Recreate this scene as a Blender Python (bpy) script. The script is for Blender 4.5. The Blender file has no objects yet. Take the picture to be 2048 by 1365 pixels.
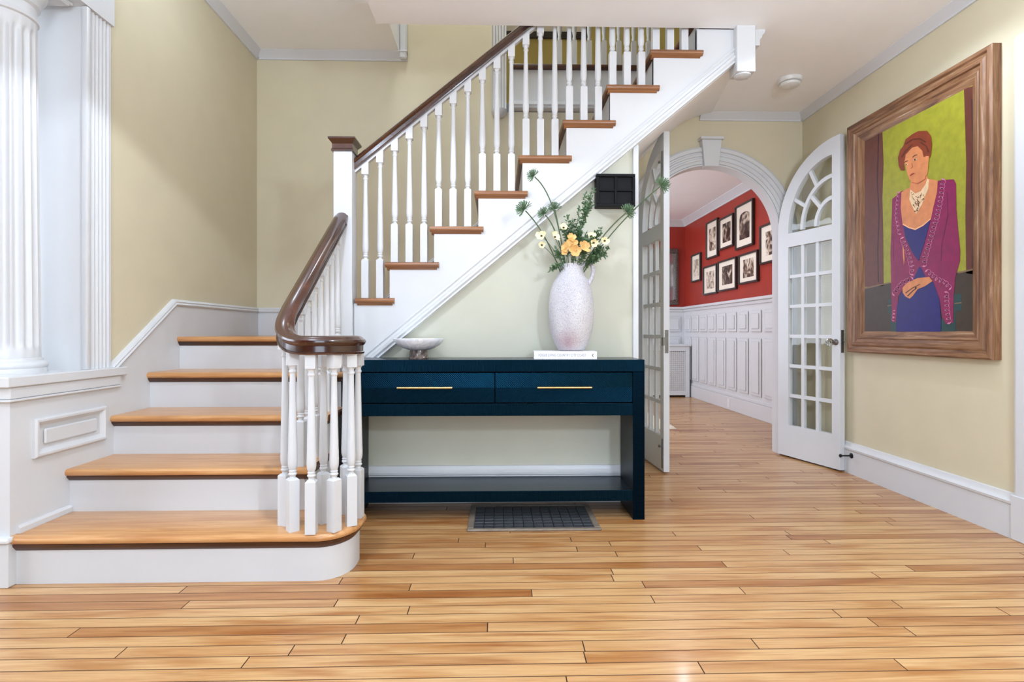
import bpy, bmesh, math, random
from mathutils import Vector, Matrix
random.seed(7)
R = math.radians
scene = bpy.context.scene
C = scene.collection

# ------------------------------------------------------------------ camera, world, lights, exposure
cam_d = bpy.data.cameras.new('camera'); cam = bpy.data.objects.new('camera', cam_d); C.objects.link(cam)
scene.camera = cam
cam_d.sensor_width = 36; cam_d.lens = 1100 / 2048 * 36
cam_d.shift_y = -17.5 / 2048
cam_d.clip_start = .05
cam.location = (0, 0, .952)
cam.rotation_euler = (R(90), 0, -math.atan(27 / 1100))

scene.view_settings.view_transform = 'Standard'
scene.view_settings.look = 'None'
scene.view_settings.gamma = 1
scene.view_settings.use_curve_mapping = False
scene.view_settings.exposure = 0.22

world = bpy.data.worlds.new('world'); scene.world = world; world.use_nodes = True
bg = world.node_tree.nodes['Background']
bg.inputs[0].default_value = (.80, .88, 1, 1); bg.inputs[1].default_value = 1.0

def area(name, loc, rot, sx, sy, power, col=(1, 1, 1)):
    l = bpy.data.lights.new(name, 'AREA'); l.shape = 'RECTANGLE'; l.size = sx; l.size_y = sy
    l.energy = power; l.color = col
    o = bpy.data.objects.new(name, l); C.objects.link(o); o.location = loc; o.rotation_euler = rot
    return o
def spot(name, loc, power, ang=150, blend=.35, size=.06, col=(.73, .84, 1)):
    l = bpy.data.lights.new(name, 'SPOT'); l.energy = power; l.spot_size = R(ang); l.spot_blend = blend
    l.shadow_soft_size = size; l.color = col
    o = bpy.data.objects.new(name, l); C.objects.link(o); o.location = loc
    return o
# daylight through the front window behind the camera, plus area lights added as fill in the side room, red room and upstairs
area('daylight_front', (-.05, -2.58, 1.23), (R(-90), 0, R(180)), 1.9, 2.3, 62, (.69, .83, 1))
area('fill_side', (-4.3, 1.0, 1.5), (0, R(-90), 0), 1.8, 2.4, 100, (.71, .835, 1))
area('fill_red_room', (-.9, 6.4, 1.6), (0, R(-90), 0), 1.6, 2.6, 85, (.75, .855, 1))
area('fill_upstairs', (-.9, 3.6, 5.1), (0, 0, 0), 1.4, 1.0, 85, (.76, .86, 1))
DOWNLIGHTS = [(-.60, 1.80, 60), (1.72, 2.62, 31), (1.2, .2, 16), (-.35, -.4, 16)]
FILL_GLOBES = [(1.25, -.35, 1.80, 115), (1.6, 1.9, 2.40, 10), (-.95, .60, 2.45, 28), (-1.3, 2.9, 2.88, 6.5)]  # globes added out of view to brighten ceilings, stairs and landing
RED_LIGHTS = [(1.9, 5.6, 14), (1.9, 7.2, 14), (.5, 6.4, 14)]
SIDE_LIGHTS = []

# ------------------------------------------------------------------ materials
MATS = {}
def newmat(name):
    m = bpy.data.materials.new(name); m.use_nodes = True
    nt = m.node_tree; b = nt.nodes['Principled BSDF']
    MATS[name] = m
    return m, nt, b
def N(nt, t, **kw):
    n = nt.nodes.new(t)
    for k, v in kw.items(): setattr(n, k, v)
    return n
def coords(nt, scale=(1, 1, 1), rnd=True):
    tc = N(nt, 'ShaderNodeTexCoord'); mp = N(nt, 'ShaderNodeMapping'); mp.inputs['Scale'].default_value = scale
    nt.links.new(tc.outputs['Object'], mp.inputs['Vector'])
    if rnd:
        oi = N(nt, 'ShaderNodeObjectInfo'); ge = N(nt, 'ShaderNodeNewGeometry')
        a = N(nt, 'ShaderNodeMath', operation='ADD'); nt.links.new(oi.outputs['Random'], a.inputs[0]); nt.links.new(ge.outputs['Random Per Island'], a.inputs[1])
        m = N(nt, 'ShaderNodeMath', operation='MULTIPLY'); nt.links.new(a.outputs[0], m.inputs[0]); m.inputs[1].default_value = 37.3
        c = N(nt, 'ShaderNodeCombineXYZ')
        for i in range(3): nt.links.new(m.outputs[0], c.inputs[i])
        nt.links.new(c.outputs[0], mp.inputs['Location'])
        return mp, a
    return mp, None
def ramp(nt, fac, stops):
    r = N(nt, 'ShaderNodeValToRGB'); e = r.color_ramp.elements
    while len(e) < len(stops): e.new(.5)
    for el, (p, c) in zip(e, stops): el.position = p; el.color = (*c, 1)
    nt.links.new(fac, r.inputs[0]); return r
def lin(r, g, b):
    f = lambda c: (c / 255 / 12.92) if c / 255 <= .04045 else ((c / 255 + .055) / 1.055) ** 2.4
    return (f(r), f(g), f(b))

def paint(name, col, rough=.4, bump=.02, var=.03, scale=6):
    m, nt, b = newmat(name)
    mp, _ = coords(nt, (1, 1, 1), False)
    n = N(nt, 'ShaderNodeTexNoise'); n.inputs['Scale'].default_value = scale; n.inputs['Detail'].default_value = 4
    nt.links.new(mp.outputs[0], n.inputs['Vector'])
    lo = tuple(c * (1 - var) for c in col); hi = tuple(min(1, c * (1 + var)) for c in col)
    r = ramp(nt, n.outputs['Fac'], [(.3, lo), (.7, hi)])
    nt.links.new(r.outputs[0], b.inputs['Base Color'])
    b.inputs['Roughness'].default_value = rough
    n2 = N(nt, 'ShaderNodeTexNoise'); n2.inputs['Scale'].default_value = 160; nt.links.new(mp.outputs[0], n2.inputs['Vector'])
    bp = N(nt, 'ShaderNodeBump'); bp.inputs['Strength'].default_value = bump; bp.inputs['Distance'].default_value = .01
    nt.links.new(n2.outputs['Fac'], bp.inputs['Height']); nt.links.new(bp.outputs[0], b.inputs['Normal'])
    return m
def wood(name, stops, grain=(1.2, 22, 22), rough=.3, coat=.3, tone=.25, bump=.03, knots=0.0):
    m, nt, b = newmat(name)
    mp, rn = coords(nt, grain)
    n = N(nt, 'ShaderNodeTexNoise'); n.inputs['Scale'].default_value = 1.6; n.inputs['Detail'].default_value = 7; n.inputs['Roughness'].default_value = .62
    n.inputs['Distortion'].default_value = .8
    nt.links.new(mp.outputs[0], n.inputs['Vector'])
    r = ramp(nt, n.outputs['Fac'], stops)
    mpf, _ = coords(nt, tuple(g_ * (2.2 if g_ < 3 else 5) for g_ in grain)); nf = N(nt, 'ShaderNodeTexNoise'); nf.inputs['Scale'].default_value = 1.7; nf.inputs['Detail'].default_value = 4
    nt.links.new(mpf.outputs[0], nf.inputs['Vector']); rf = ramp(nt, nf.outputs['Fac'], [(.36, (.80, .76, .70)), (.56, (1, 1, 1))])
    fm = N(nt, 'ShaderNodeMix', data_type='RGBA', blend_type='MULTIPLY'); fm.inputs[0].default_value = .75
    nt.links.new(r.outputs[0], fm.inputs[6]); nt.links.new(rf.outputs[0], fm.inputs[7])
    fr = N(nt, 'ShaderNodeMath', operation='FRACT'); mu = N(nt, 'ShaderNodeMath', operation='MULTIPLY'); mu.inputs[1].default_value = 7.77
    nt.links.new(rn.outputs[0], mu.inputs[0]); nt.links.new(mu.outputs[0], fr.inputs[0])
    tr = ramp(nt, fr.outputs[0], [(0, (1 - tone * .75, 1 - tone * 1.15, 1 - tone * 1.5)), (.35, (1 - tone * .15, 1 - tone * .25, 1 - tone * .35)), (1, (1, 1, 1))])
    tm = N(nt, 'ShaderNodeMix', data_type='RGBA', blend_type='MULTIPLY'); tm.inputs[0].default_value = 1
    nt.links.new(fm.outputs[2], tm.inputs[6]); nt.links.new(tr.outputs[0], tm.inputs[7]); out = tm.outputs[2]
    if knots:
        mp2, _ = coords(nt, (1.1, 7, 7)); nn = N(nt, 'ShaderNodeTexNoise'); nn.inputs['Scale'].default_value = 2.1; nn.inputs['Detail'].default_value = 3
        nt.links.new(mp2.outputs[0], nn.inputs['Vector'])
        kr = ramp(nt, nn.outputs['Fac'], [(.52, (1, 1, 1)), (.68, (.74, .56, .38))])
        mx = N(nt, 'ShaderNodeMix', data_type='RGBA', blend_type='MULTIPLY'); mx.inputs[0].default_value = knots
        nt.links.new(out, mx.inputs[6]); nt.links.new(kr.outputs[0], mx.inputs[7]); out = mx.outputs[2]
    nt.links.new(out, b.inputs['Base Color'])
    b.inputs['Roughness'].default_value = rough; b.inputs['Coat Weight'].default_value = coat; b.inputs['Coat Roughness'].default_value = .12
    bp = N(nt, 'ShaderNodeBump'); bp.inputs['Strength'].default_value = bump; bp.inputs['Distance'].default_value = .01
    nt.links.new(n.outputs['Fac'], bp.inputs['Height']); nt.links.new(bp.outputs[0], b.inputs['Normal'])
    return m
def plain(name, col, rough=.5, metal=0, var=.06, scale=30, bump=0, **kw):
    m, nt, b = newmat(name)
    mp, _ = coords(nt, (1, 1, 1), False)
    n = N(nt, 'ShaderNodeTexNoise'); n.inputs['Scale'].default_value = scale; n.inputs['Detail'].default_value = 3
    nt.links.new(mp.outputs[0], n.inputs['Vector'])
    r = ramp(nt, n.outputs['Fac'], [(.3, tuple(c * (1 - var) for c in col)), (.7, tuple(min(1, c * (1 + var)) for c in col))])
    nt.links.new(r.outputs[0], b.inputs['Base Color'])
    b.inputs['Roughness'].default_value = rough; b.inputs['Metallic'].default_value = metal
    for k, v in kw.items(): b.inputs[k.replace('_', ' ')].default_value = v
    if bump:
        bp = N(nt, 'ShaderNodeBump'); bp.inputs['Strength'].default_value = bump; bp.inputs['Distance'].default_value = .004
        nt.links.new(n.outputs['Fac'], bp.inputs['Height']); nt.links.new(bp.outputs[0], b.inputs['Normal'])
    return m

W = paint('white_paint', (.63, .63, .635), .38, .01, .012)
WC = paint('ceiling_paint', (.93, .93, .94), .7, .015, .012)
BEIGE = paint('beige_wall', lin(208, 197, 168), .6, .02, .02)
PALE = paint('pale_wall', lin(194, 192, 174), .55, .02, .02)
YELLOW = paint('mustard_wall', lin(196, 172, 96), .6, .02, .03)
RED = paint('red_wall', lin(158, 48, 34), .45, .02, .05)
FLOOR = wood('floor_board_wood', [(.25, lin(166, 112, 66)), (.45, lin(200, 154, 102)), (.75, lin(218, 182, 132))], (1.3, 20, 20), .32, .2, .48, .03, 1.0)
FLOOREDGE = plain('floor_board_edge', lin(86, 54, 28), .8)
FLOORBASE = plain('floor_gap_dark', (.035, .018, .008), .8)
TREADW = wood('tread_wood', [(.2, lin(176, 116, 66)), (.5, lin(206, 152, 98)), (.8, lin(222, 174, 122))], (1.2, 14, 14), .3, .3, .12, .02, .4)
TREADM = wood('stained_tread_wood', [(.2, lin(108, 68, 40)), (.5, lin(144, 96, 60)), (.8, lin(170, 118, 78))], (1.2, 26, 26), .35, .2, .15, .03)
DARKW = wood('mahogany_rail_wood', [(.2, lin(34, 16, 10)), (.5, lin(60, 30, 20)), (.8, lin(96, 54, 34))], (2, 2, 2), .22, .7, .08, .02)
COVEW = wood('dark_nosing_wood', [(.2, lin(44, 24, 14)), (.6, lin(84, 48, 28)), (.9, lin(110, 66, 38))], (1.2, 20, 20), .4, .2, .1, .02)
FRAMEW = wood('picture_frame_wood', [(.28, lin(78, 48, 30)), (.46, lin(126, 86, 56)), (.62, lin(150, 112, 80)), (.80, lin(206, 188, 166))], (26, 26, 2.2), .5, .1, .1, .2)
FRAMEH = wood('picture_frame_wood_cross', [(.28, lin(78, 48, 30)), (.46, lin(126, 86, 56)), (.62, lin(150, 112, 80)), (.80, lin(206, 188, 166))], (26, 2.2, 26), .5, .1, .1, .2)
BRASS = plain('brushed_brass', lin(206, 170, 112), .3, 1, .05, 60)
BLACK = plain('black_box_paint', (.0035, .0035, .004), .5, Specular_IOR_Level=.14)
IRON = plain('black_iron', (.015, .015, .015), .4, .6)
STEEL = plain('aged_steel', lin(120, 118, 114), .4, .9, .1, 40)
PLASTIC = plain('white_plastic', (.74, .74, .72), .4)
GREEN = plain('allium_green', lin(98, 126, 92), .6, 0, .25, 60)
STEM = plain('stem_green', lin(72, 92, 60), .55, 0, .15, 40)
LEAF = plain('leaf_green', lin(84, 112, 76), .5, 0, .3, 60)
PETALO = plain('orange_petal', lin(228, 184, 116), .6, 0, .12, 50)
PETALY = plain('cream_petal', lin(244, 232, 184), .6, 0, .08, 50)
DARKC = plain('flower_centre_dark', lin(60, 44, 26), .7)
PAPER = plain('book_cover_white', lin(236, 234, 238), .35, 0, .02)
PAGES = plain('book_pages', lin(222, 222, 224), .8, 0, .05, 200)
INK = plain('grey_ink', lin(120, 118, 124), .6)
MATB = plain('picture_mat', lin(232, 220, 202), .7, 0, .02)
PFRAME = plain('photo_frame_black', lin(52, 44, 40), .35, 0, .15)
SILVER = plain('aged_silver_frame', lin(112, 106, 100), .35, .5, .5, 70, .6)
MIRRORM = plain('grey_mirror_glass', lin(176, 178, 182), .12, .8)
GRILLE = plain('register_metal', lin(134, 122, 108), .45, .2, .15, 30)
GRILLED = plain('register_dark_tile', lin(70, 74, 78), .42, .3, .25, 18, .1)
DARKHOLE = plain('register_recess', (.01, .01, .012), .8)
RUG = plain('cream_rug_pile', lin(224, 212, 190), .95, 0, .12, 60, .5)
LATTICE = plain('lattice_white', (.74, .73, .72), .5)
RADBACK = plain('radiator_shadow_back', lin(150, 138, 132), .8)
BULB = None
def emissive(name, col, st):
    m, nt, b = newmat(name); b.inputs['Emission Color'].default_value = (*col, 1); b.inputs['Emission Strength'].default_value = st
    b.inputs['Base Color'].default_value = (*col, 1); return m
BULB = emissive('lamp_lens', (1, .97, .93), 6)
m, nt, b = newmat('opal_glass'); nt.nodes.remove(b)
t = N(nt, 'ShaderNodeBsdfTransparent'); nt.links.new(t.outputs[0], nt.nodes['Material Output'].inputs['Surface']); OPAL = m

def glassmat(name='door_glass', tint=(.97, .985, .975)):
    m, nt, b = newmat(name); nt.nodes.remove(b)
    out = nt.nodes['Material Output']
    t = N(nt, 'ShaderNodeBsdfTransparent'); t.inputs[0].default_value = (*tint, 1)
    g = N(nt, 'ShaderNodeBsdfGlossy'); g.inputs['Roughness'].default_value = .02
    mp, _ = coords(nt, (1, 1, .7)); n = N(nt, 'ShaderNodeTexNoise'); n.inputs['Scale'].default_value = 7; nt.links.new(mp.outputs[0], n.inputs['Vector'])
    bp = N(nt, 'ShaderNodeBump'); bp.inputs['Strength'].default_value = .06; bp.inputs['Distance'].default_value = .02
    nt.links.new(n.outputs['Fac'], bp.inputs['Height']); nt.links.new(bp.outputs[0], g.inputs['Normal'])
    fr = N(nt, 'ShaderNodeFresnel'); fr.inputs[0].default_value = 1.5
    ge = N(nt, 'ShaderNodeNewGeometry'); iv = N(nt, 'ShaderNodeMath', operation='SUBTRACT'); iv.inputs[0].default_value = 1; nt.links.new(ge.outputs['Backfacing'], iv.inputs[1])
    mf = N(nt, 'ShaderNodeMath', operation='MULTIPLY'); nt.links.new(fr.outputs[0], mf.inputs[0]); nt.links.new(iv.outputs[0], mf.inputs[1])
    mx = N(nt, 'ShaderNodeMixShader'); nt.links.new(mf.outputs[0], mx.inputs[0]); nt.links.new(t.outputs[0], mx.inputs[1]); nt.links.new(g.outputs[0], mx.inputs[2])
    nt.links.new(mx.outputs[0], out.inputs['Surface'])
    return m
GLASS = glassmat()
m, nt, b = newmat('crystal_knob'); b.inputs['Transmission Weight'].default_value = 1; b.inputs['Roughness'].default_value = .05; b.inputs['IOR'].default_value = 1.5
CRYSTAL = m

def lacquer(name, axis, freq, herring=False):
    m, nt, b = newmat(name)
    tc = N(nt, 'ShaderNodeTexCoord'); sp = N(nt, 'ShaderNodeSeparateXYZ'); nt.links.new(tc.outputs['Object'], sp.inputs[0])
    if herring:
        ab = N(nt, 'ShaderNodeMath', operation='ABSOLUTE'); nt.links.new(sp.outputs['Z'], ab.inputs[0])
        ad = N(nt, 'ShaderNodeMath', operation='ADD'); nt.links.new(sp.outputs['X'], ad.inputs[0]); nt.links.new(ab.outputs[0], ad.inputs[1]); src = ad.outputs[0]
    else: src = sp.outputs[axis]
    nz = N(nt, 'ShaderNodeTexNoise'); nz.inputs['Scale'].default_value = 18; nt.links.new(tc.outputs['Object'], nz.inputs['Vector'])
    na = N(nt, 'ShaderNodeMath', operation='MULTIPLY_ADD'); na.inputs[1].default_value = .010; nt.links.new(nz.outputs['Fac'], na.inputs[0]); nt.links.new(src, na.inputs[2])
    mu = N(nt, 'ShaderNodeMath', operation='MULTIPLY'); mu.inputs[1].default_value = freq; nt.links.new(na.outputs[0], mu.inputs[0])
    si = N(nt, 'ShaderNodeMath', operation='SINE'); nt.links.new(mu.outputs[0], si.inputs[0])
    bp = N(nt, 'ShaderNodeBump'); bp.inputs['Strength'].default_value = .16 if axis == 'Z' else .30; bp.inputs['Distance'].default_value = .003
    nt.links.new(si.outputs[0], bp.inputs['Height']); nt.links.new(bp.outputs[0], b.inputs['Normal'])
    r = ramp(nt, si.outputs[0], [(.0, lin(3, 4, 7)), (1, lin(6, 8, 14))])
    nt.links.new(r.outputs[0], b.inputs['Base Color'])
    b.inputs['Roughness'].default_value = .33; b.inputs['Specular IOR Level'].default_value = .20 if axis == 'Z' else .55
    b.inputs['Specular Tint'].default_value = (.03, .36, .72, 1)
    return m
LACX = lacquer('navy_reeded_lacquer', 'X', 900)
LACZ = lacquer('navy_reeded_lacquer_vertical', 'Z', 900)
LACH = lacquer('navy_herringbone_lacquer', 'X', 620, True)
LACP = plain('navy_lacquer_smooth', lin(6, 16, 26), .25, 0, .15, 8, Specular_Tint=(.12, .48, .85, 1))

def speckle(name, base, dots, tint, tloc):
    m, nt, b = newmat(name)
    mp, _ = coords(nt, (1, 1, .45), False)
    n = N(nt, 'ShaderNodeTexNoise'); n.inputs['Scale'].default_value = 420; n.inputs['Detail'].default_value = 2; nt.links.new(mp.outputs[0], n.inputs['Vector'])
    n2 = N(nt, 'ShaderNodeTexNoise'); n2.inputs['Scale'].default_value = 9; nt.links.new(mp.outputs[0], n2.inputs['Vector'])
    r = ramp(nt, n.outputs['Fac'], [(.36, dots), (.48, base)])
    r2 = ramp(nt, n2.outputs['Fac'], [(.40, (.86, .85, .88)), (.6, (1, 1, 1))])
    mx = N(nt, 'ShaderNodeMix', data_type='RGBA', blend_type='MULTIPLY'); mx.inputs[0].default_value = 1
    nt.links.new(r.outputs[0], mx.inputs[6]); nt.links.new(r2.outputs[0], mx.inputs[7])
    tc = N(nt, 'ShaderNodeTexCoord'); vm = N(nt, 'ShaderNodeVectorMath', operation='DISTANCE'); vm.inputs[1].default_value = tloc
    nt.links.new(tc.outputs['Object'], vm.inputs[0])
    r3 = ramp(nt, vm.outputs['Value'], [(.0, tint), (.085, (1, 1, 1))])
    mx2 = N(nt, 'ShaderNodeMix', data_type='RGBA', blend_type='MULTIPLY'); mx2.inputs[0].default_value = 1
    nt.links.new(mx.outputs[2], mx2.inputs[6]); nt.links.new(r3.outputs[0], mx2.inputs[7])
    nt.links.new(mx2.outputs[2], b.inputs['Base Color']); b.inputs['Roughness'].default_value = .75
    bp = N(nt, 'ShaderNodeBump'); bp.inputs['Strength'].default_value = .35; bp.inputs['Distance'].default_value = .002
    nt.links.new(n.outputs['Fac'], bp.inputs['Height']); nt.links.new(bp.outputs[0], b.inputs['Normal'])
    return m
CERAMIC = speckle('speckled_ceramic', lin(208, 205, 207), lin(160, 155, 160), lin(232, 204, 206), (-.03, -.085, .045))
m, nt, b = newmat('white_marble')
mp, _ = coords(nt, (1, 1, 1), False); n = N(nt, 'ShaderNodeTexNoise'); n.inputs['Scale'].default_value = 9; n.inputs['Detail'].default_value = 8; n.inputs['Distortion'].default_value = 2.5
nt.links.new(mp.outputs[0], n.inputs['Vector'])
r = ramp(nt, n.outputs['Fac'], [(.38, lin(236, 238, 244)), (.5, lin(216, 220, 230)), (.56, lin(240, 242, 246))]); nt.links.new(r.outputs[0], b.inputs['Base Color']); b.inputs['Roughness'].default_value = .2
MARBLE = m
m, nt, b = newmat('dark_marble')
mp, _ = coords(nt, (1, 1, 1), False); n = N(nt, 'ShaderNodeTexNoise'); n.inputs['Scale'].default_value = 22; n.inputs['Detail'].default_value = 6; n.inputs['Distortion'].default_value = 1.5
nt.links.new(mp.outputs[0], n.inputs['Vector'])
r = ramp(nt, n.outputs['Fac'], [(.35, lin(52, 42, 42)), (.55, lin(104, 88, 82)), (.7, lin(150, 128, 110))]); nt.links.new(r.outputs[0], b.inputs['Base Color']); b.inputs['Roughness'].default_value = .2
DMARBLE = m
def printmat(name, seed, dark=.45):
    m, nt, b = newmat(name)
    tc = N(nt, 'ShaderNodeTexCoord'); mp = N(nt, 'ShaderNodeMapping'); mp.inputs['Location'].default_value = (seed * 3.1, seed * 1.7, seed * 2.3)
    nt.links.new(tc.outputs['Object'], mp.inputs['Vector'])
    n = N(nt, 'ShaderNodeTexNoise'); n.inputs['Scale'].default_value = 9; n.inputs['Detail'].default_value = 6; n.inputs['Distortion'].default_value = 1.2
    nt.links.new(mp.outputs[0], n.inputs['Vector'])
    r = ramp(nt, n.outputs['Fac'], [(dark - .12, lin(44, 36, 32)), (dark, lin(104, 88, 76)), (dark + .08, lin(176, 158, 138)), (dark + .2, lin(226, 212, 192))])
    nt.links.new(r.outputs[0], b.inputs['Base Color']); b.inputs['Roughness'].default_value = .3
    return m
PRINTS = [printmat('sepia_print_%s' % w, i, d) for i, (w, d) in enumerate([('pagoda', .34), ('figures', .45), ('interior', .55), ('portrait', .5), ('landscape', .4), ('colonnade', .5), ('waterfall', .46), ('branches', .42)])]
def artpaint(name, col, var=.12, scale=22):
    m = plain(name, col, .45, 0, var, scale, .15); return m

# ------------------------------------------------------------------ mesh helpers
class MB:
    def __init__(s): s.v = []; s.f = []
    def add(s, vs, fs):
        o = len(s.v); s.v += [tuple(p) for p in vs]; s.f += [tuple(i + o for i in f) for f in fs]; return s
    def box(s, x0, x1, y0, y1, z0, z1):
        vs = [(x, y, z) for z in (z0, z1) for y in (y0, y1) for x in (x0, x1)]
        return s.add(vs, [(0, 2, 3, 1), (4, 5, 7, 6), (0, 1, 5, 4), (2, 6, 7, 3), (0, 4, 6, 2), (1, 3, 7, 5)])
    def prism(s, poly, axis, a0, a1):
        n = len(poly)
        def P(p, a): return {'x': (a, p[0], p[1]), 'y': (p[0], a, p[1]), 'z': (p[0], p[1], a)}[axis]
        vs = [P(p, a0) for p in poly] + [P(p, a1) for p in poly]
        fs = [tuple(range(n)), tuple(range(2 * n - 1, n - 1, -1))] + [(i, (i + 1) % n, n + (i + 1) % n, n + i) for i in range(n)]
        return s.add(vs, fs)
    def loft(s, rings, closed=True, caps=True):
        n = len(rings[0]); vs = [p for r in rings for p in r]; fs = []
        for k in range(len(rings) - 1):
            for i in range(n if closed else n - 1):
                j = (i + 1) % n; fs.append((k * n + i, k * n + j, (k + 1) * n + j, (k + 1) * n + i))
        if caps and closed: fs += [tuple(range(n)), tuple(range(len(vs) - 1, len(vs) - n - 1, -1))]
        return s.add(vs, fs)
    def lathe(s, prof, cx=0, cy=0, n=24, caps=True):
        rings = [[(cx + r * math.cos(2 * math.pi * i / n), cy + r * math.sin(2 * math.pi * i / n), z) for i in range(n)] for r, z in prof]
        return s.loft(rings, True, caps)
    def tube(s, pts, rad, n=8):
        pts = [Vector(p) for p in pts]; rings = []
        for i, p in enumerate(pts):
            t = (pts[min(i + 1, len(pts) - 1)] - pts[max(i - 1, 0)]).normalized()
            ref = Vector((0, 1, 0)) if abs(t.y) < .8 else Vector((1, 0, 0))
            a = t.cross(ref).normalized(); bb = t.cross(a)
            r = rad[i] if isinstance(rad, (list, tuple)) else rad
            rings.append([p + (a * math.cos(2 * math.pi * k / n) + bb * math.sin(2 * math.pi * k / n)) * r for k in range(n)])
        return s.loft(rings)
    def sweep(s, prof, pts, scale=None):
        """profile (lateral, up) swept along pts, kept plumb"""
        pts = [Vector(p) for p in pts]; rings = []
        for i, p in enumerate(pts):
            t = pts[min(i + 1, len(pts) - 1)] - pts[max(i - 1, 0)]
            t = Vector((t.x, t.y, 0)).normalized(); l = Vector((t.y, -t.x, 0))
            rings.append([p + l * a + Vector((0, 0, bz)) for a, bz in prof])
        return s.loft(rings)
    def build(s, name, mat, parent=None, smooth=35, bev=0, segs=1, loc=None, rot=None):
        bm = bmesh.new(); vs = [bm.verts.new(p) for p in s.v]
        for f in s.f:
            try: bm.faces.new([vs[i] for i in f])
            except ValueError: pass
        bmesh.ops.recalc_face_normals(bm, faces=bm.faces)
        if bev:
            es = [e for e in bm.edges if len(e.link_faces) == 2 and e.calc_face_angle(0) > .5]
            bmesh.ops.bevel(bm, geom=es, offset=bev, segments=segs, affect='EDGES', profile=.5)
        me = bpy.data.meshes.new(name); bm.to_mesh(me); bm.free()
        if mat: me.materials.append(mat)
        if smooth:
            me.shade_smooth(); me.set_sharp_from_angle(angle=R(smooth))
        o = bpy.data.objects.new(name, me); C.objects.link(o)
        if parent: o.parent = parent
        if loc: o.location = loc
        if rot: o.rotation_euler = rot
        return o
def recenter(o, p):
    """move the object's origin to p without moving its mesh"""
    p = Vector(p); o.data.transform(Matrix.Translation(-p)); o.location = Vector(o.location) + p; return o
def empty(name, loc=(0, 0, 0), rz=0):
    o = bpy.data.objects.new(name, None); C.objects.link(o); o.location = loc; o.rotation_euler = (0, 0, rz); o.empty_display_size = .05; return o
def tag(o, label, cat, group=None, kind=None):
    o['label'] = label; o['category'] = cat
    if group: o['group'] = group
    if kind: o['kind'] = kind
    return o
def struct(o, label=None, cat=None):
    o['kind'] = 'structure'
    if label: o['label'] = label; o['category'] = cat
    return o
def B(name, mat, parent, x0, x1, y0, y1, z0, z1, bev=0, segs=1):
    return MB().box(x0, x1, y0, y1, z0, z1).build(name, mat, parent, 35, bev, segs)
def arc(cx, cy, rx, ry, a0, a1, n):
    return [(cx + rx * math.cos(R(a0 + (a1 - a0) * i / n)), cy + ry * math.sin(R(a0 + (a1 - a0) * i / n))) for i in range(n + 1)]

# ------------------------------------------------------------------ key dimensions (metres)
XL, XR, YB, YW = -1.85, 2.385, 4.26, 3.085
ZC, ZL, ZU = 2.66, 3.10, 5.2
XRR, YRB = 2.86, 8.37

# ------------------------------------------------------------------ floor
fl = B('floor', FLOORBASE, None, -4.5, 3.0, -2.6, 8.5, -.1, -.012)
struct(fl, 'honey-coloured strip wood floor running through the hall', 'floor')
BW = .0572
def plank_mb(mb, x0, x1, y0, y1):
    g = .0008; c = .0010; zt = 0.0; x0 += g; x1 -= g; y0 += g; y1 -= g
    vs = [(x0, y0, -.012), (x1, y0, -.012), (x1, y1, -.012), (x0, y1, -.012),
          (x0, y0, zt - c), (x1, y0, zt - c), (x1, y1, zt - c), (x0, y1, zt - c),
          (x0 + c, y0 + c, zt), (x1 - c, y0 + c, zt), (x1 - c, y1 - c, zt), (x0 + c, y1 - c, zt)]
    fs = [(0, 3, 2, 1)] + [(i, (i + 1) % 4, 4 + (i + 1) % 4, 4 + i) for i in range(4)] + [(4 + i, 4 + (i + 1) % 4, 8 + (i + 1) % 4, 8 + i) for i in range(4)] + [(8, 9, 10, 11)]
    mb.add(vs, fs)
def dark_edges(o):               # unfinished, grimy board edges in the joints
    o.data.materials.append(FLOOREDGE)
    for p in o.data.polygons:
        if p.normal.z < .9: p.material_index = 1
rng = random.Random(11)
rest = MB(); nplank = 0
row = 0
y = -2.6
while y < 8.4:
    y1 = y + BW
    if y < YB: xa, xb = (-4.5 if y < 2.10 else -.90), XR
    else: xa, xb = -1.2, XRR
    x = xa - rng.uniform(0, 1.2)
    while x < xb:
        L = rng.choice([.55, .8, 1.1, 1.5, 1.9, 2.4]) * rng.uniform(.85, 1.15)
        p0, p1 = max(x, xa), min(x + L, xb)
        if p1 - p0 > .03:
            if 1.28 < y and y1 < 4.3 and p1 > -1.95:
                mb = MB(); plank_mb(mb, p0, p1, y, y1); o = mb.build('plank', FLOOR, fl, 0); dark_edges(o); nplank += 1
            else: plank_mb(rest, p0, p1, y, y1)
        x += L
    y = y1
o = rest.build('plank_field', FLOOR, fl, 0); o['kind'] = 'stuff'; dark_edges(o)
print('planks', nplank)

# ------------------------------------------------------------------ walls
# arch wall / stair back wall, with the arched opening
ACX, AR, AZS = 1.646, .56, 1.705
poly = [(XL, 0), (ACX - AR, 0)] + arc(ACX, AZS, AR, AR, 180, 0, 32) + [(ACX + AR, 0), (XR + .12, 0), (XR + .12, ZC), (.06, ZC), (.06, ZU), (XL, ZU)]
wb = MB().prism(poly, 'y', YB, YB + .08).build('wall_back', BEIGE, None, 20)
struct(wb, 'beige back wall pierced by the arched doorway', 'wall')
wr = B('wall_right', BEIGE, None, XR, XR + .12, -2.6, YB + .0, 0, ZC); struct(wr, 'beige right wall carrying the large framed portrait', 'wall')
# left stair wall ends at the pilaster
wl = B('wall_left', BEIGE, None, XL - .16, XL, 2.657, YB + .08, 0, ZL + .2); struct(wl, 'beige wall beside the lower stair flight', 'wall')
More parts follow.
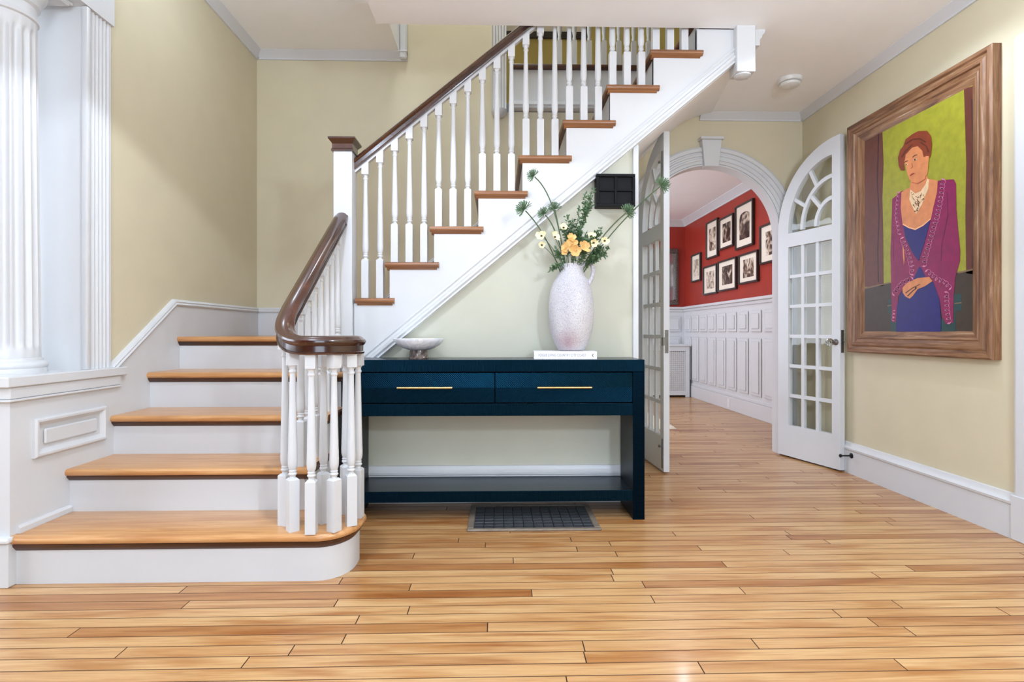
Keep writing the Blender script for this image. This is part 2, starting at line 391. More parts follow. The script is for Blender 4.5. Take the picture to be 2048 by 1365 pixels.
# under-stair wall
def sl(x): return 1.132 + (x + .272) * .8324          # lower edge of the raked moulding
poly = [(-.855, 0), (.775, 0), (.775, sl(.775) + .04), (-.80, sl(-.80) + .04), (-.855, sl(-.80) + .04)]
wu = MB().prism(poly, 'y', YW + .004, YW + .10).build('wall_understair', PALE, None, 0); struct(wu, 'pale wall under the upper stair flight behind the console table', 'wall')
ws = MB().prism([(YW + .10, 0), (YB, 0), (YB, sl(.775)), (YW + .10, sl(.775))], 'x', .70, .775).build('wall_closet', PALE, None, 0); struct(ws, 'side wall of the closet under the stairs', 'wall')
struct(B('trim_1', W, None, .757, .789, YW - .008, YW + .03, 0, sl(.77) + .01, .003), 'white corner bead at the end of the under-stair wall', 'corner bead')
# enclosing walls out of view
wf = MB()
wf.box(-4.6, -1.05, -2.72, -2.6, 0, ZL); wf.box(.95, XR + .12, -2.72, -2.6, 0, ZL); wf.box(-1.05, .95, -2.72, -2.6, 2.45, ZL)
struct(wf.build('wall_front', COVEW, None, 0), 'entrance wall behind the viewer, darkened for the console reflection', 'wall')  # out of view; dark finish added so the console ends reflect black
wn = empty('window_1', (-.05, -2.66, 0)); struct(wn, 'glazed entrance doors behind the viewer', 'window')
for x0, x1 in ((-1.0, -.94), (-.05, .05), (.94, 1.0)): B('window_frame', COVEW, wn, x0, x1, -.03, .03, 0, 2.45)
for z0 in (0, 1.2, 2.39): B('window_frame', COVEW, wn, -1, 1, -.025, .025, z0, z0 + .06)
struct(B('wall_side', BEIGE, None, -4.6, -4.5, -2.6, 4.42, 0, ZL), 'far wall of the side room', 'wall')
struct(B('wall_side_back', BEIGE, None, -4.5, XL - .16, 4.3, 4.42, 0, ZL), 'back wall of the side room', 'wall')

# ceilings
ch = MB()
ch.prism([(-.675, -2.6), (XR + .12, -2.6), (XR + .12, YB + .08), (1.45, YB + .08), (1.45, YW - .025), (-.675, YW - .025)], 'z', ZC, ZC + .25)
struct(ch.build('ceiling', WC, None, 0), 'white hall ceiling', 'ceiling')
struct(B('ceiling_landing', WC, None, -4.5, -.759, -2.6, YB, ZL, ZL + .25), 'grey-white ceiling over the stair landing', 'ceiling')
struct(B('ceiling_fascia', WC, None, -.76, -.675, -2.6, YW - .05, ZC + .1, ZL + .25), 'white fascia between the two ceiling levels', 'ceiling')
struct(B('ceiling_upper', WC, None, XL - .2, 2.6, YW - .3, 6.0, ZU, ZU + .1), 'upper stairwell ceiling', 'ceiling')
struct(B('wall_upper_front', BEIGE, None, -.76, 2.6, YW - .13, YW - .03, ZC + .25, ZU), 'upper stairwell wall above the hall ceiling', 'wall')
struct(B('wall_upper_side', BEIGE, None, -.86, -.76, YW - .1, YB, ZL + .25, ZU), 'upper stairwell side wall', 'wall')
struct(B('wall_upper_end', BEIGE, None, 2.5, 2.6, YW - .1, 6.0, ZC + .25, ZU), 'upper stairwell end wall', 'wall')

# crowns
def crown_prof(h=.055, d=.05):
    return [(0, 0), (d, 0), (d, -h * .12), (d * .85, -h * .22), (d * .45, -h * .62), (d * .22, -h * .82), (d * .22, -h), (0, -h)]
def crown_x(name, x0, x1, yw, z, sgn, h=.055, d=.05): return MB().prism([(yw + sgn * a, z + .004 + b_ * 1.07) for a, b_ in crown_prof(h, d)], 'x', x0, x1).build(name, W, None, 25)
def crown_y(name, y0, y1, xw, z, sgn, h=.055, d=.05): return MB().prism([(xw + sgn * a, z + .004 + b_ * 1.07) for a, b_ in crown_prof(h, d)], 'y', y0, y1).build(name, W, None, 25)
struct(crown_y('trim_2', -2.6, YB, XR, ZC, -1), 'white crown moulding along the right wall', 'crown moulding')
struct(crown_x('trim_3', 1.57, XR - .02, YB, ZC, -1), 'white crown moulding above the arched doorway', 'crown moulding')
struct(crown_x('trim_4', XL + .02, -.70, YB, ZL, -1, .06), 'white crown moulding on the back wall of the landing', 'crown moulding')
struct(crown_y('trim_5', 2.72, YB, XL, ZL, 1, .06), 'white crown moulding along the stair wall', 'crown moulding')
struct(B('trim_6', W, None, -.757, -.70, YB - .045, YB, ZL - .055, ZU - .2, .01), 'white vertical moulding rising beside the landing ceiling', 'moulding')

# baseboards
BBP = [(0, 0), (.022, 0), (.022, .155), (.028, .160), (.030, .172), (.022, .180), (.016, .190), (.013, .205), (0, .208)]
def base_y(name, y0, y1, xw, sgn, lab): return struct(MB().prism([(xw + sgn * a, b_) for a, b_ in BBP], 'y', y0, y1).build(name, W, None, 25), lab, 'baseboard')
def base_x(name, x0, x1, yw, sgn, lab): return struct(MB().prism([(yw + sgn * a, b_) for a, b_ in BBP], 'x', x0, x1).build(name, W, None, 25), lab, 'baseboard')
base_y('baseboard_right', 2.47, YB, XR, -1, 'white stepped baseboard along the right wall')
base_x('baseboard_back', ACX + AR + .14, XR - .02, YB, -1, 'white baseboard beside the arch casing')
base_x('baseboard_understair', -.80, .757, YW + .004, -1, 'white baseboard behind the console table')
# casing of the doorway at the right edge
cs = MB().prism([(XR, 2.28), (XR - .024, 2.28), (XR - .024, 2.455), (XR - .017, 2.458), (XR - .017, 2.468), (XR, 2.47)], 'z', .2, 2.3).build('trim_7', W, None, 25)
struct(cs, 'white door casing at the right edge of the photo', 'door casing')
B('plinth', W, cs, XR - .03, XR, 2.26, 2.475, 0, .205, .003)

# arch casing with keystone, jamb lining
prof = [(0, .0), (0, .022), (.022, .022), (.026, .030), (.040, .030), (.044, .022), (.056, .022), (.060, .030), (.074, .030), (.078, .022), (.090, .022), (.094, .032), (.118, .034), (.132, .026), (.135, 0)]
path = [((ACX + AR, 0), (1, 0)), ((ACX + AR, AZS), (1, 0))]
for i in range(1, 48):
    t = math.pi * i / 48; path.append(((ACX + AR * math.cos(t), AZS + AR * math.sin(t)), (math.cos(t), math.sin(t))))
path += [((ACX - AR, AZS), (-1, 0)), ((ACX - AR, 0), (-1, 0))]
rings = [[(p[0] + d[0] * a, YB - b_, p[1] + d[1] * a) for a, b_ in prof] for p, d in path]
ac = MB().loft(rings).build('trim_8', W, None, 22); struct(ac, 'white ridged arch casing with a keystone', 'arch casing')
rings = []
for p, d in path:
    q = lambda off, yy: (p[0] + d[0] * off, yy, p[1] + d[1] * off)
    rings.append([q(-.002, YB - .02), q(-.014, YB - .02), q(-.014, YB + .095), q(-.002, YB + .095)])
MB().loft(rings).build('jamb_lining', W, ac, 22)
kz0, kz1 = AZS + AR - .03, 2.44
k = MB().loft([[(ACX - .055, YB, kz0), (ACX + .055, YB, kz0), (ACX + .055, YB - .055, kz0), (ACX - .055, YB - .055, kz0)],
               [(ACX - .078, YB, kz1), (ACX + .078, YB, kz1), (ACX + .078, YB - .06, kz1), (ACX - .078, YB - .06, kz1)]])
k.build('keystone', W, ac, 20, .003)
B('keystone_cap', W, ac, ACX - .092, ACX + .092, YB - .075, YB, kz1, kz1 + .022, .004)

# ------------------------------------------------------------------ left pedestal wall, column, pilaster, entablature
pw = empty('wall_pedestal', (XL, 2.1, 0)); struct(pw, 'white panelled half wall under the fluted column', 'half wall')
def LB(name, mat, x0, x1, y0, y1, z0, z1, bev=0): return B(name, mat, pw, x0 - XL, x1 - XL, y0 - 2.1, y1 - 2.1, z0, z1, bev)
LB('body', W, XL - .36, XL + .018, 2.108, 2.655, 0, .745)
LB('sill', W, XL - .40, XL + .040, 2.075, 2.735, .745, .785, .004)
LB('bed_moulding', W, XL - .38, XL + .030, 2.095, 2.70, .700, .745, .003)
LB('bead', W, XL - .38, XL + .034, 2.09, 2.70, .690, .699, .002)
pz = [(2.205, 2.60, .455, .61)]
for (a0, a1, z0, z1) in pz:
    w = .030
    def fr(name, pts):    # moulded frame piece
        m_ = MB(); rings = []
        prof_ = [(0, 0), (0, .012), (.006, .018), (.014, .018), (.022, .008), (w, .003), (w, 0)]
        ca, cz = (a0 + a1) / 2, (z0 + z1) / 2
        for (ya, za, dy, dz) in pts: rings.append([(b_ + .018, ya + dy * a - 2.1, za + dz * a) for a, b_ in prof_])
        m_.loft(rings); m_.build(name, W, pw, 25)
    fr('panel_moulding', [(a0, z0, 1, 1), (a1, z0, -1, 1)]); fr('panel_moulding', [(a0, z1, 1, -1), (a1, z1, -1, -1)])
    fr('panel_moulding', [(a0, z0, 1, 1), (a0, z1, 1, -1)]); fr('panel_moulding', [(a1, z0, -1, 1), (a1, z1, -1, -1)])
    LB('raised_panel', W, XL + .018, XL + .028, a0 + .052, a1 - .052, z0 + .046, z1 - .046, .006)
LB('base_plinth', W, XL - .40, XL + .030, 2.085, 2.135, 0, .165, .003)
LB('base_cap', W, XL - .41, XL + .038, 2.075, 2.135, .165, .185, .006)
m_ = MB().prism([(XL + .018, .186), (XL + .032, .186), (XL + .032, .206), (XL + .024, .216), (XL + .018, .216)], 'y', 2.136, 2.395); 
o = m_.build('shoe_moulding', W, pw, 25); o.data.transform(Matrix.Translation((-XL, -2.1, 0)))

col = empty('fluted_column', (-2.04, 2.305, .785)); tag(col, 'white fluted column standing on the panelled half wall', 'column')
def fluted(z0, z1, r0, r1, nf=20, seg=8):
    rings = []
    zs = [z0, z0 + .035, z0 + .05, z0 + .065] + [z0 + (z1 - z0) * t for t in (.2, .4, .6, .8)] + [z1 - .065, z1 - .05, z1 - .035, z1]
    for z in zs:
        t = (z - z0) / (z1 - z0); rr = r0 + (r1 - r0) * t
        d = 0 if z < z0 + .04 or z > z1 - .04 else (.6 if z < z0 + .055 or z > z1 - .055 else 1)
        ring = []
        for i in range(nf):
            for j in range(seg):
                a = 2 * math.pi * (i + j / seg) / nf; q = j / seg
                dep = 0 if q < .2 else math.sin(math.pi * (q - .2) / .8) * .014 * d
                ring.append(((rr - dep) * math.cos(a), (rr - dep) * math.sin(a), z))
        rings.append(ring)
    return MB().loft(rings)
fluted(.06, 1.455, .128, .115).build('shaft', W, col, 40)
MB().lathe([(.15, 0), (.15, .012), (.148, .02), (.153, .028), (.152, .038), (.145, .046), (.136, .05), (.134, .06), (.128, .062)], 0, 0, 48).build('base', W, col, 40)
MB().lathe([(.115, 1.455), (.122, 1.460), (.122, 1.470), (.115, 1.475), (.115, 1.515), (.125, 1.525), (.125, 1.535), (.130, 1.545), (.148, 1.575), (.150, 1.590), (.146, 1.598)], 0, 0, 48).build('capital', W, col, 40)
B('abacus', W, col, -.158, .158, -.158, .158, 1.598, 1.622, .004)

pil = empty('pilaster', (XL, 2.5, .785)); tag(pil, 'white fluted pilaster against the end of the stair wall', 'pilaster')
pp = [(-.30, 0)]
pp = [(.012, 0.0), (.012, .022)]
nfl = 5; w0 = .118 / nfl
for i in range(nfl):
    yb = .022 + i * w0
    pp += [(.012, yb + w0 * .2)] + [(.012 - .010 * math.sin(math.pi * j / 6), yb + w0 * (.2 + .8 * j / 6)) for j in range(1, 6)] + [(.012, yb + w0)]
pp += [(.012, .155), (-.16, .155), (-.16, .02), (-.36, .02), (-.36, 0)]
MB().prism(pp, 'z', 0, 1.6215).build('shaft', W, pil, 25)
B('edge_bead', W, pil, -.004, .022, -.010, .014, 0, 1.62, .005, 2)
ent = empty('trim_9', (XL, 2.0, 2.407)); struct(ent, 'white entablature beam over the column and pilaster', 'beam')
B('beam', W, ent, -.36, .022, -4.5, .665, 0, ZL - 2.407)
B('fascia', W, ent, .022, .040, -4.5, .672, .17, ZL - 2.407, .003)
B('soffit_bead', W, ent, -.06, -.03, -4.5, .48, -.012, 0, .003)
MB().prism([(.040, .40), (.052, .40), (.06, .43), (.09, .47), (.095, .50), (.04, .50)], 'y', -4.5, .70).build('cornice', W, ent, 25)

# stair skirt on the left wall
def skirt(poly, axis, a0, a1, name, lab): return struct(MB().prism(poly, axis, a0, a1).build(name, W, None, 25), lab, 'skirt board')
poly = [(2.655, 0), (YB, 0), (YB, 1.115), (3.165, 1.115), (2.655, .772)]
sk = skirt(poly, 'x', XL, XL + .018, 'trim_10', 'white skirt board rising along the left stair wall')
capp = [(0, -.012), (.026, -.012), (.030, -.004), (.024, .004), (.026, .012), (.018, .022), (.0, .026)]
rings = []
for (yy, zz) in [(2.655, .772), (3.165, 1.115), (YB, 1.115)]:
    rings.append([(XL + a, yy, zz + b_) for a, b_ in capp])
MB().loft(rings).build('cap_moulding', W, sk, 25)
us = lambda x: 1.30 + (x + .76) * .809
sk2 = skirt([(XL + .018, .9), (-.5, .9), (.9, us(.9) - .25), (.9, us(.9)), (-.98, 1.115), (XL + .018, 1.115)], 'y', YB - .018, YB, 'trim_11', 'white skirt board climbing the back wall beside the upper flight')
rings = []
for (xx, zz) in [(XL + .018, 1.115), (-.98, 1.115), (.9, us(.9))]:
    rings.append([(xx, YB - a, zz + b_) for a, b_ in capp])
MB().loft(rings).build('cap_moulding', W, sk2, 25)

# ------------------------------------------------------------------ staircase
stair = empty('staircase', (-1.3, 2.1, 0)); tag(stair, 'white staircase with wooden treads, turned balusters and a dark curved handrail', 'staircase')
SO = Vector(stair.location)
def S(o):                       # world-built mesh -> child of the staircase
    o.parent = stair; o.location = Vector(o.location) - SO; return o
RISE, Y1, RUN = .1855, 2.098, .2705
XT0, XT1, XS = XL + .018, -.812, -.835         # tread ends, stringer face
zt = lambda i: RISE * i
yn = lambda i: Y1 + RUN * (i - 1)
def tread_xprof(y0, y1, z):     # nosing profile for a tread, extruded along X
    t = .030; r = t / 2
    return [(y1, z), (y0 + r, z)] + [(y0 + r - r * math.sin(a) * 1, z - r + r * math.cos(a)) for a in [R(20 * k) for k in range(1, 9)]] + [(y0 + r, z - t), (y1, z - t)]
def cove(y0, z): return [(y0 + .032, z - .030), (y0 + .010, z - .030), (y0 + .011, z - .036), (y0 + .018, z - .044), (y0 + .026, z - .052), (y0 + .032, z - .054)]
# step 1 : rounded end
def outline1(off):
    cx, cy = -.700, 2.262; rx, ry = .118 + off, .140 + off
    pts = [(XT0, cy - ry)] + [p for p in arc(cx, cy, rx, ry, -90, 0, 14)] + [(cx + rx, cy + .05)] + arc(cx - .02, cy + .05, rx + .02, .10 + off, 0, 90, 10)[1:] + [(XT0, cy + .15 + off)]
    return pts
S(MB().prism(outline1(0), 'z', 0, zt(1) - .03).build('riser', W, None, 30))
rings = []
for off, z in [(.006, zt(1) - .030), (.022, zt(1) - .027), (.028, zt(1) - .019), (.028, zt(1) - .011), (.022, zt(1) - .003), (.012, zt(1))]:
    rings.append([(x, yy, z) for x, yy in outline1(off)])
t1 = S(MB().loft(rings).build('tread', TREADW, None, 40))
rings = []
for off, z in [(.0015, zt(1) - .058), (.008, zt(1) - .050), (.016, zt(1) - .040), (.018, zt(1) - .0305)]:
    rings.append([(x, yy, z) for x, yy in outline1(off)])
c1 = MB().loft(rings).build('cove_moulding', COVEW, None, 40); c1.parent = t1
def child(o, p): o.parent = p; return o
rings = []                       # dark lower lip of the nosing
for i in range(2, 6):
    z = zt(i); y0 = yn(i)
    yback = yn(i + 1) + .035 if i < 5 else YB - .018
    x1 = XT1 if i < 5 else -.80
    if i < 5:
        tr = S(MB().prism(tread_xprof(y0, yback, z), 'x', XT0, x1).build('tread', TREADW, None, 40))
    else:
        mm = MB().prism(tread_xprof(y0, y0 + .12, z), 'x', XT0, -.80); tr = S(mm.build('landing_nosing', TREADW, None, 40))
        S(B('landing', TREADW, None, XT0, -.62, y0 + .12, YB - .018, z - .03, z))
        S(B('landing_apron', W, None, -.905, -.62, YW + .02, YB - .1, .5, z - .03))
    child(MB().prism(cove(y0, z), 'x', XT0, x1 - .012).build('cove_moulding', COVEW, None, 30), tr)
    S(B('riser', W, None, XT0, XS - .0205, y0 + .028, y0 + .045, zt(i - 1), z - .03))
    if i < 5:   # return nosing on the open side
        child(MB().prism([(XT1, z), (XT1 + .012, z - .006), (XT1 + .014, z - .015), (XT1 + .012, z - .024), (XT1, z - .03)], 'y', y0 + .006, yback - .02).build('return_nosing', COVEW, None, 40), tr)
        child(MB().prism([(XT1 - .02, z - .03), (XT1 + .004, z - .03), (XT1 - .006, z - .042), (XT1 - .02, z - .052)], 'y', y0 + .012, yback - .03).build('return_cove', COVEW, None, 40), tr)
# open stringer of the lower flight
poly = [(yn(2) + .028, 0), (3.068, 0), (3.068, zt(4) - .03), (yn(4) + .028, zt(4) - .03), (yn(4) + .028, zt(3) - .03), (yn(3) + .028, zt(3) - .03), (yn(3) + .028, zt(2) - .03), (yn(2) + .028, zt(2) - .03)]
S(MB().prism(poly, 'x', XS - .02, XS).build('stringer', W, None, 0))

# upper flight
X2, URUN, URISE, Z2 = -.628, .2460, .1992, 1.341
xn = lambda i: X2 + URUN * (i - 2)
zu = lambda i: Z2 + URISE * (i - 2)
YF = 3.045                       # front of return nosings
def nose_profile_y(x0, x1, z):
    t = .030; r = t / 2
    return [(x1, z), (x0 + r, z)] + [(x0 + r - r * math.sin(R(20 * k)), z - r + r * math.cos(R(20 * k))) for k in range(1, 9)] + [(x0 + r, z - t), (x1, z - t)]
for i in range(1, 11):
    x0 = xn(i) if i > 1 else -.792; z = zu(i); x1 = xn(i + 1) + .030
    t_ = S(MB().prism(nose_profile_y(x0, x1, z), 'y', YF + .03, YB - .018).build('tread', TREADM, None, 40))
    # return nosing along the open side
    xr = x1 + .022
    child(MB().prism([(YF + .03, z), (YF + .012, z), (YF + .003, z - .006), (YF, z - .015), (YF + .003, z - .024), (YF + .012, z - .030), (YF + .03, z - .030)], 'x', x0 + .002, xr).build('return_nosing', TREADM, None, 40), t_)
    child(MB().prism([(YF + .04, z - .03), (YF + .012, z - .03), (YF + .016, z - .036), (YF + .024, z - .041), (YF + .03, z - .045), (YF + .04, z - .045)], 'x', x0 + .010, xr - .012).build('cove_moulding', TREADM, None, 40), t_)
    child(MB().prism([(x0 + .03, z - .03), (x0 + .008, z - .03), (x0 + .018, z - .040), (x0 + .024, z - .045), (x0 + .03, z - .045)], 'y', YF + .04, YB - .018).build('nosing_cove', COVEW, None, 40), t_)
    S(B('riser', W, None, x0 + .024, x0 + .04, YW - .004, YB - .018, (zu(i - 1) if i > 1 else zt(5)), z - .03))
YSF = 3.070                      # stringer face
poly = [(-.80, .70), (-.80, zu(1) - .03)]
for i in range(2, 9):
    poly += [(xn(i) + .024, zu(i - 1) - .03), (xn(i) + .024, zu(i) - .03)]
xe = 1.335
poly += [(xn(9) + .024, zu(8) - .03), (xn(9) + .024, ZC), (1.45, ZC), (1.45, sl(1.45) + .05), (-.80, sl(-.80) + .03)]
S(MB().prism(poly, 'y', YSF, YSF + .03).build('stringer', W, None, 0))
# raked moulding under the stringer
pr = [(0, .072), (-.014, .070), (-.016, .060), (-.010, .052), (-.012, .040), (-.024, .034), (-.026, .022), (-.018, .012), (-.020, .003), (-.008, .0), (0, .0)]
kk = 1.30
rings = [[(x, YSF + .0 + a, sl(x) + b_ * kk) for a, b_ in pr] for x in (-.80, 1.34)]
S(MB().loft(rings).build('raked_moulding', W, None, 20))
# soffit : ruled between the front edge and the back wall
fr_ = [(-.80, sl(-.80)), (.30, sl(.30)), (.775, sl(.775)), (.95, sl(.95)), (1.10, sl(1.10)), (1.24, sl(1.24)), (1.36, sl(1.36)), (1.46, ZC)]
bk_ = [(-.80, sl(-.80) + .2), (.30, 1.60), (.80, 2.02), (1.141, 2.335), (1.338, 2.513), (1.45, 2.60), (1.554, 2.640), (1.66, ZC)]
vs = [(x, YSF + .01, z) for x, z in fr_] + [(x, YB - .001, z) for x, z in bk_] + [(x, YSF + .01, z + .10) for x, z in fr_] + [(x, YB - .001, z + .10) for x, z in bk_]
n = len(fr_); fs = []
for i in range(n - 1):
    fs += [(i, i + 1, n + i + 1, n + i), (2 * n + i, 3 * n + i, 3 * n + i + 1, 2 * n + i + 1), (i, 2 * n + i, 2 * n + i + 1, i + 1), (n + i, n + i + 1, 3 * n + i + 1, 3 * n + i)]
fs += [(0, n, 3 * n, 2 * n), (n - 1, 3 * n - 1, 4 * n - 1, 2 * n - 1)]
S(MB().add(vs, fs).build('soffit', WC, None, 40))
# newel drop at the head of the flight
nd = S(B('newel_drop', W, None, 1.325, 1.43, YF - .02, YF + .085, 2.405, ZC + .1, .003))
child(MB().lathe([(.046, 2.405), (.046, 2.398), (.040, 2.394), (.030, 2.390), (.015, 2.387), (.002, 2.386)], 1.3775, YF + .032, 32).build('drop_button', W, None, 40), nd)
child(MB().prism([(1.43, ZC), (1.505, ZC), (1.50, ZC - .02), (1.488, ZC - .03), (1.484, ZC - .045), (1.474, ZC - .055), (1.472, ZC - .09), (1.43, ZC - .09)], 'y', YF + .02, YF + .10).build('bracket', W, None, 25), nd)

# newel post
nw = S(B('newel_post', W, None, -.905, -.803, 3.035, 3.137, .30, 1.955, .003))
NC = (-.854, 3.086)
rings = []
for h, z in [(.060, 1.945), (.060, 1.955), (.056, 1.960), (.056, 1.985), (.060, 1.992), (.072, 2.006), (.074, 2.010), (.074, 2.016), (.070, 2.020), (.03, 2.026)]:
    rings.append([(NC[0] + a * h, NC[1] + b_ * h, z) for a, b_ in ((-1, -1), (1, -1), (1, 1), (-1, 1))])
child(MB().loft(rings).build('newel_cap', DARKW, None, 20), nw)

# handrails
HP = [(-.030, -.036), (.030, -.036), (.032, -.030), (.026, -.026), (.027, -.004), (.033, .002), (.037, .010), (.035, .019), (.027, .024), (.021, .030), (.012, .034), (0, .0355),
      (-.012, .034), (-.021, .030), (-.027, .024), (-.035, .019), (-.037, .010), (-.033, .002), (-.027, -.004), (-.026, -.026), (-.032, -.030)]
RXc = -.860
VC = (-.712, 2.262)
def railz(yy): return 1.043 + (yy - 2.30) * .722
pts = [(RXc, 3.045, railz(3.045)), (RXc, 2.8, railz(2.8)), (RXc, 2.55, railz(2.55)), (RXc, 2.42, railz(2.42)), (RXc, 2.34, railz(2.34)), (RXc, 2.30, railz(2.30))]
for a in range(180, 455, 8):
    r_ = .148 if a <= 330 else .148 - .06 * (a - 330) / 120
    t = min(1, max(0, (a - 172) / 88)); z = .903 + .128 * (1 - t) ** 1.9
    pts.append((VC[0] + r_ * math.cos(R(a)), VC[1] + r_ * math.sin(R(a)), z))
lowrail = S(MB().sweep(HP, pts).build('handrail', DARKW, None, 40))
def railz_at(x, yy):
    best = min(pts, key=lambda p: (p[0] - x) ** 2 + (p[1] - yy) ** 2); return best[2]
def uz(x): return 1.858 + (x + .809) * .8165
URY = YSF + .042
HPU = [(a, b_ * 1.0) for a, b_ in HP]
S(MB().sweep(HPU, [(-.803, URY, uz(-.803) + .0355), (1.1, URY, uz(1.1) + .0355)]).build('handrail', DARKW, None, 40))
S(MB().sweep([(-.014, -.016), (.014, -.016), (.014, 0), (-.014, 0)], [(-.803, URY, uz(-.803) - .0005), (1.1, URY, uz(1.1) - .0005)]).build('rail_fillet', W, None, 0))
ptf = pts[:6]
# balusters
def baluster(x, yy, z0, ztop, base=.212, topblk=.065, slope=0, rot=0, w=.0195):
    mb = MB()
    zb = z0 + base; zt_ = ztop - topblk
    mb.loft([[(a * w * q, b_ * w * q, z) for a, b_ in ((-1, -1), (1, -1), (1, 1), (-1, 1))] for q, z in [(1, z0), (1, zb - .008), (.62, zb)]])
    L = zt_ - zb
    pr_ = [(.0115, zb), (.0105, zb + .006), (.0145, zb + .011), (.0165, zb + .015), (.0145, zb + .019), (.0125, zb + .022), (.0150, zb + .026), (.0125, zb + .031),
           (.0160, zb + .040), (.0178, zb + .052), (.0180, zb + .070), (.0172, zb + .10), (.0150, zb + L * .45), (.0122, zb + L * .75), (.0108, zt_ - .034),
           (.0112, zt_ - .030), (.0140, zt_ - .026), (.0140, zt_ - .021), (.0115, zt_ - .018), (.0115, zt_ - .010), (.0160, zt_ - .002), (.0185, zt_)]
    mb.lathe(pr_, 0, 0, 20)
    dz = slope * w
    q = w * .98
    vs = [(-q, -q, zt_), (q, -q, zt_), (q, q, zt_), (-q, q, zt_)]
    tops = [ztop - dz, ztop + dz, ztop + dz, ztop - dz]
    vs += [(v[0], v[1], t) for v, t in zip(vs, tops)]
    mb.add(vs, [(0, 3, 2, 1), (4, 5, 6, 7), (0, 1, 5, 4), (1, 2, 6, 5), (2, 3, 7, 6), (3, 0, 4, 7)])
    o = mb.build('baluster', W, None, 30); o.location = (x, yy, 0); o.rotation_euler = (0, 0, rot)
    return S(o)
BY = URY
SP = URUN / 3
for i in range(1, 10):
    for k_ in range(3):
        x = xn(i) + .045 + SP * k_
        if i == 1 and k_ == 0: continue
        zt_ = uz(x) - .012
        baluster(x, BY, zu(i), zt_, .222 - .012 * (i > 5), .060, .8165)
for (x, yy, a) in [(-.850, 2.213, 70), (-.795, 2.145, 40), (-.713, 2.116, 3), (-.634, 2.138, -30), (-.586, 2.204, -65), (-.582, 2.296, 85), (-.648, 2.350, 30), (-.704, 2.232, 45)]:
    baluster(x, yy, zt(1), railz_at(x, yy) - .034, .205, .055, 0, R(a) if a in (40, -30, -65, 70) else R(a))
for i in (2, 3, 4):
    for k_ in range(3):
        yy = yn(i) + .045 + RUN / 3 * k_
        if yy > 3.0 or (i == 2 and k_ == 0 and False): continue
        o = baluster(RXc, yy, zt(i), railz(yy) - .036, .20, .060, .72, R(90))

# ------------------------------------------------------------------ second floor edge seen above the stairs
up = empty('floor_upper', (.09, YB, 2.66)); struct(up, 'upper hallway floor edge with white fascia and dark nosing', 'floor')
B('slab', W, up, 0, 1.30, -.06, 1.30, .006, .30)
B('nosing', COVEW, up, -.0, 1.3, -.085, .2, .30, .338, .01, 2)
MB().prism([(-.06, .06), (-.075, .055), (-.08, .03), (-.068, .02), (-.07, .008), (-.06, .008)], 'x', 0, 1.3).build('fascia_moulding', W, up, 25)
struct(B('wall_upper_back', YELLOW, None, -.2, 2.5, YB + 1.20, YB + 1.30, 2.66, ZU), 'mustard wall of the upper hallway', 'wall')
for i in range(7):
    mb = MB(); zb = .338
    mb.box(-.018, .018, -.018, .018, zb, zb + .2)
    mb.lathe([(.011, zb + .2), (.016, zb + .22), (.012, zb + .235), (.017, zb + .27), (.012, zb + .7), (.014, zb + .74)], 0, 0, 12); mb.box(-.018, .018, -.018, .018, zb + .74, zb + .85)
    mb.build('baluster', W, up, 30, loc=(.38 + .115 * i, -.03, 0))
B('rail', DARKW, up, .3, 1.2, -.06, 0, 1.19, 1.25, .01)
uc = empty('corner_pilaster', (.005, YB - .03, 2.60)); tag(uc, 'white fluted corner post at the upper landing edge', 'post')
MB().prism([(-.055, -.03)] + [(-.055 + .011 * j, -.03 + (.006 if j % 2 else 0)) for j in range(1, 10)] + [(.055, -.03), (.055, .03), (-.055, .03)], 'z', .06, 2.4).build('shaft', W, uc, 20)
MB().lathe([(.005, -.0), (.035, .008), (.055, .03), (.06, .05), (.06, .06)], 0, -.0, 24).build('drop', W, uc, 40)
pu = empty('upstairs_picture', (.45, YB + 1.2, 3.87)); tag(pu, 'dark picture frame on the mustard upstairs wall', 'picture')
B('frame', PFRAME, pu, -.45, .45, -.03, 0, 0, .06); B('frame', PFRAME, pu, -.45, -.39, -.03, 0, .06, .7); B('frame', PFRAME, pu, .39, .45, -.03, 0, .06, .7); B('frame', PFRAME, pu, -.45, .45, -.03, 0, .64, .7)
B('print', MATB, pu, -.39, .39, -.012, 0, .06, .64)

